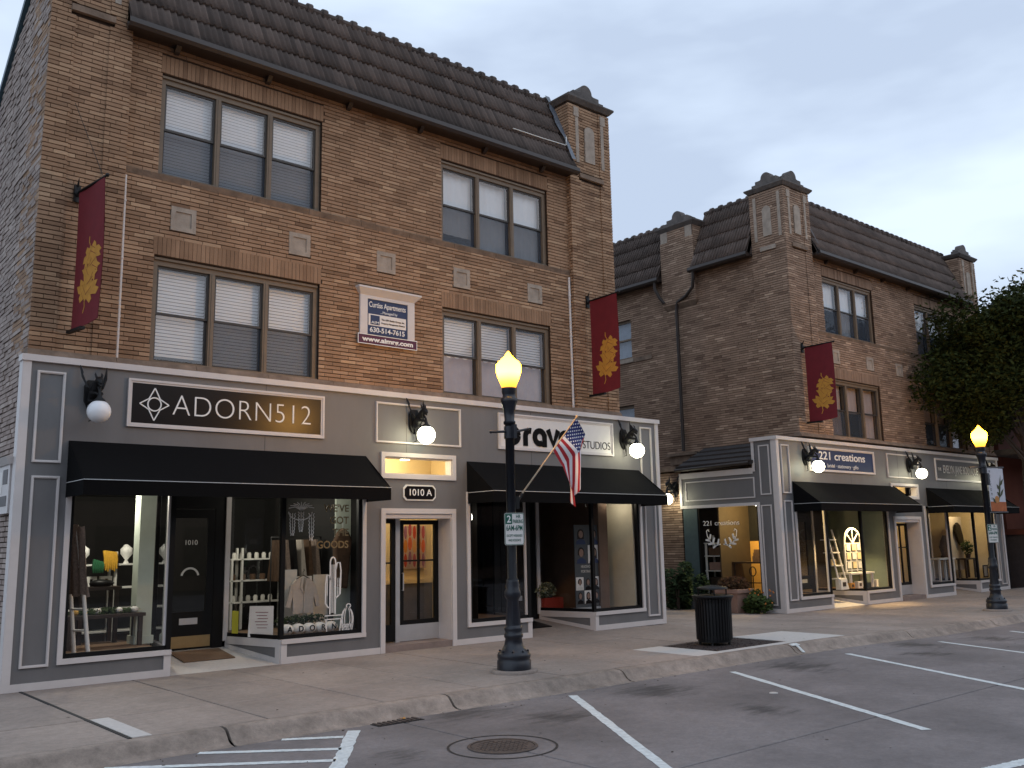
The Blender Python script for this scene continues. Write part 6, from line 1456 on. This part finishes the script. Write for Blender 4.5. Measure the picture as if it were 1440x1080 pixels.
t = table('white draped table carrying the card trellis', fB(7.0), fB(8.3), .3, .75, .78, m_white, .34)
t = thing('gift_ladder', 'cream stepladder stacked with gifts in the gift window', 'ladder', (fB(6.6), .6, .3))
for a in (-.2, .2): s = MB(); s.tube([(fB(6.6)+a, .3, .34), (fB(6.42)+a*.7, .55, 2.0)], .025, 6); s.build('rail', m_white, t)
for k in range(4): s = MB(); s.box(fB(6.56)-.2-.03*k, fB(6.56)+.2-.05*k, .3+.05*k, .6+.05*k, .62+.36*k, .65+.36*k); s.build('step', m_white, t)
gi = [('small cream gift box on the stepladder second step', 6.5, 1.01, .1, m_cream), ('dark bow topped box on the stepladder third step', 6.45, 1.37, .12, m_black), ('framed white print on the gift window floor', 6.25, .34, .17, m_white), ('little gold trinket box on the gift window floor', 6.75, .34, .1, m_gold), ('white card easel beside the gift table', 7.15, .34, .12, m_white), ('ivory gift carton with dark label by the green wall', 8.25, .34, .13, m_white)]
for lab, x_, z, r_, mt in gi:
    x_ = fB(x_) if z > .5 else fB(x_)+.3; t = thing('gift_box', lab, 'gift', (x_, .3, z), 'gifts in the navy sign shop window'); y_ = .35 if z < .5 else .55
    s = MB(); s.box(x_-r_, x_+r_, y_-r_*.5, y_+r_*.5, z, z+r_*1.6); s.build('carton', mt, t); s = MB(); s.box(x_-r_*.5, x_+r_*.5, y_-r_*.5-.006, y_-r_*.5-.001, z+r_*.5, z+r_*1.2); s.build('label', m_woodd, t)
# alley window lettering, shelving and desk
text('window_lettering', '221 creations', aw, m_letter, ex+.045, 1.75, 2.22, .13, 1.2, R(-90), ext=.001)
s = MB()
def sw_(pts, w):   # flourish drawn on the alley pane
    P = [Vector((u, v)) for u, v in pts]
    for i in range(len(P)-1):
        d = (P[i+1]-P[i]).normalized(); q = Vector((-d.y, d.x))*w*(1-.4*i/len(P))
        a, b, c, d_ = P[i]+q, P[i]-q, P[i+1]-q, P[i+1]+q
        s.hull([(ex+.047, v.x, v.y) for v in (a, b, c, d_)], [(ex+.043, v.x, v.y) for v in (a, b, c, d_)])
for sg in (-1, 1):
    c0 = 1.75
    sw_([(c0+sg*.05, 1.66), (c0+sg*.2, 1.63), (c0+sg*.38, 1.72), (c0+sg*.48, 1.88), (c0+sg*.5, 2.02), (c0+sg*.44, 2.06), (c0+sg*.42, 2.0)], .014)
    for (u, v, u2, v2) in ((.2, 1.64, .3, 1.56), (.32, 1.68, .46, 1.66), (.4, 1.76, .54, 1.78), (.3, 1.7, .24, 1.84), (.4, 1.8, .36, 1.93), (.14, 1.64, .1, 1.8)): sw_([(c0+sg*u, v), (c0+sg*(u*.4+u2*.6), v*.4+v2*.6), (c0+sg*u2, v2)], .028)
s.build('flourish_decal', m_letter, aw)
t = shelf('white shelf unit of gifts behind the alley window', ex+.35, ex+.75, 2.0, 2.6, (.55, .95, 1.35, 1.7), m_white, (ex+.36, ex+.7))
for k, (z, mt, lab) in enumerate(((.55, m_woodd, 'bottom'), (.95, m_terra, 'second'), (1.35, m_coat, 'third'))): s = MB(); s.box(ex+.4, ex+.68, 2.08, 2.5, z, z+.22); tag(s.build('gift_basket', mt, None, .03), f'wicker basket on the {lab} shelf behind the alley window', 'basket')
s = MB(); s.box(ex+.15, ex+1.6, .55, 2.95, 1.72, 2.74); s.build('dark_blind', m_black, Bd) if False else None
t = thing('writing_desk', 'wrought iron desk with curled legs behind the alley window', 'desk', (ex+.9, 1.2, .3))
s = MB(); s.box(ex+.7, ex+1.15, .7, 1.95, 1.13, 1.17); s.build('top', m_woodd, t)
s = MB()
for yy in (.75, 1.9): s.tube([(ex+.75, yy, .3), (ex+.75, yy, .7), (ex+.75, yy, 1.13)], .02, 6)
s.tube([(ex+.72, 1.3+.1*math.cos(a*.3), .92+.12*math.sin(a*.3)) for a in range(22)], .015, 5); s.tube([(ex+.72, 1.3, .3), (ex+.72, 1.3, .8)], .015, 5); s.tube([(ex+.72, 1.05, .62), (ex+.72, 1.55, .62)], .015, 5)
s.build('leg', m_iron, t)
t = thing('letter_rack', 'wooden letter rack on the wrought iron desk', 'rack', (ex+.95, 1.1, 1.17))
for k in range(3): s = MB(); s.box(ex+.88+.04*k, ex+.9+.04*k, .9, 1.4, 1.17, 1.32+.09*k); s.build('slat', m_wood, t)
# boutique
t = thing('hanging_dress', 'dark dress hanging on the pale board in the far boutique', 'dress', (32.7, .8, 1.4)); s = MB(); s.prism([(32.52, 2.12), (32.68, 2.2), (32.84, 2.1), (32.98, 1.75), (33.02, 1.5), (32.8, 1.42), (32.6, 1.62), (32.46, 1.9)], .78, .86); s.build('cloth', m_black, t); s = MB(); s.box(32.3, 33.2, .9, .93, .6, 2.4); s.build('backing_board', m_beige, t)
table('dark side table in the far boutique window', 32.3, 33.1, .45, .8, 1.0, m_woodd, .34); table('white clothed table in the far boutique window', 30.2, 31.3, .35, .75, 1.05, m_whited, .3)
t = thing('potted_plant', 'leafy potted plant on the boutique side table', 'plant', (32.8, .6, 1.0)); s = MB(); s.lathe([(0, .07), (.14, .09)], (32.8, .6, 1.0), 10); s.build('pot', m_woodd, t); s = MB(); rnd = random.Random(21); leaves(s, (32.8, .6, 1.35), (.24, .2, .25), 260, .05, rnd, .1); s.build('foliage', m_shrub, t)
t = thing('dress_form', 'dark dress form standing behind the white boutique table', 'dress form', (31.5, .75, .3)); s = MB(); s.tube([(31.5, .75, .95), (31.5, .75, 1.15), (31.5, .75, 1.4), (31.5, .75, 1.6), (31.5, .75, 1.78)], [.2, .13, .19, .13, .05], 12); s.build('torso', m_coat, t); s = MB(); s.tube([(31.5, .75, .3), (31.5, .75, .95)], .02, 6); s.build('pole', m_iron, t)
t = thing('framed_picture', 'small dark framed picture leaning in the far boutique window', 'picture', (33.35, .3, .34)); s = MB(); s.frame(33.15, 33.5, .34, .75, .04, .28, .31); s.build('frame', m_woodd, t); s = MB(); s.box(33.19, 33.46, .29, .3, .38, .71); s.build('print', m_whited, t)
# ------------------------------------------------------------------ left wall notice cabinet
t = thing('wall_cabinet', 'grey directory cabinet with paper notices on the left side wall', 'notice cabinet', (3.05, .45, 2.3))
s = MB(); s.box(3.02, 3.09, .05, .75, 2.32, 2.98); s.hull([(3.0, .0, 2.98), (3.09, .0, 2.98), (3.09, .8, 2.98), (3.0, .8, 2.98)], [(2.94, -.04, 3.08), (3.09, -.04, 3.08), (3.09, .84, 3.08), (2.94, .84, 3.08)]); s.build('case', m_trim, t)
for i, (y0, z0, y1, z1, mt) in enumerate(((.15, 2.72, .4, 2.92, m_signdk), (.44, 2.6, .66, 2.9, m_signwhite), (.15, 2.42, .66, 2.56, m_signdk))): s = MB(); s.box(3.015, 3.019, y0, y1, z0, z1); s.build('notice', mt, t)

# ------------------------------------------------------------------ right background
t = thing('red_brick_house', 'red brick house with a railed porch beyond the second building', 'house', (40, 3, -.1))
s = MB(); s.box(36.2, 46, .6, 9, -.1, 7.5); s.build('wall', m_brickR, t)
s = MB(); s.box(35.6, 46, -1.2, .55, 1.75, 1.95); s.build('porch_floor', m_brickR, t); s = MB(); s.box(35.7, 46, -1.1, .55, -.1, 1.75); s.build('porch_base', m_signdk, t)
m_rail = M('railing_red', (.2, .06, .035), .7)
s = MB(); s.box(35.6, 46, -1.2, -1.12, 3.0, 3.1); s.build('hand_rail', m_rail, t)
for k in range(40): s = MB(); s.box(35.65+.2*k, 35.71+.2*k, -1.18, -1.14, 1.95, 3.0); s.build('baluster', m_rail, t)
s = MB(); s.box(35.4, 46, -1.6, .6, 4.6, 4.8); s.build('porch_roof', m_cap, t)
for x_ in (36, 39, 42): s = MB(); s.box(x_, x_+.25, -1.15, -.9, 3.1, 4.6); s.build('porch_post', m_rail, t)
shrub('hedge', 'low green hedge at the porch foot beyond the far shop', 'hedge', (37.6, -1.9, .35), (1.9, .5, .5), 2600, .08, m_shrub, 12, -.1)
# street behind the camera (seen in reflections)
t = thing('opposite_building', 'low brick commercial row across the street behind the camera', 'building', (12, -31, 0))
s = MB(); s.box(-25, 220, -40, -30, -.2, 10); s.build('wall', m_brickB, t); s = MB(); s.box(-25.2, 220.2, -30.25, -29.98, 9.7, 10.2); s.build('cornice', m_stone, t)
for k in range(16):
    x_ = -22+5*k; s = MB(); s.box(x_, x_+3.6, -29.99, -29.9, .5, 2.9); s.build('shop_window', m_signblack, t); s = MB(); s.box(x_+.6, x_+3, -29.99, -29.92, 4.4, 6.2); s.build('window', m_signblack, t)

# ------------------------------------------------------------------ lettering becomes plain mesh
bpy.context.view_layer.update(); dg = bpy.context.evaluated_depsgraph_get()
for o in [o for o in bpy.data.objects if o.type == 'FONT']:
    me = bpy.data.meshes.new_from_object(o.evaluated_get(dg)); nm = o.name; n = bpy.data.objects.new('tmp', me); COL.objects.link(n)
    n.parent = o.parent; n.matrix_local = o.matrix_local.copy()
    bpy.data.objects.remove(o); n.name = nm
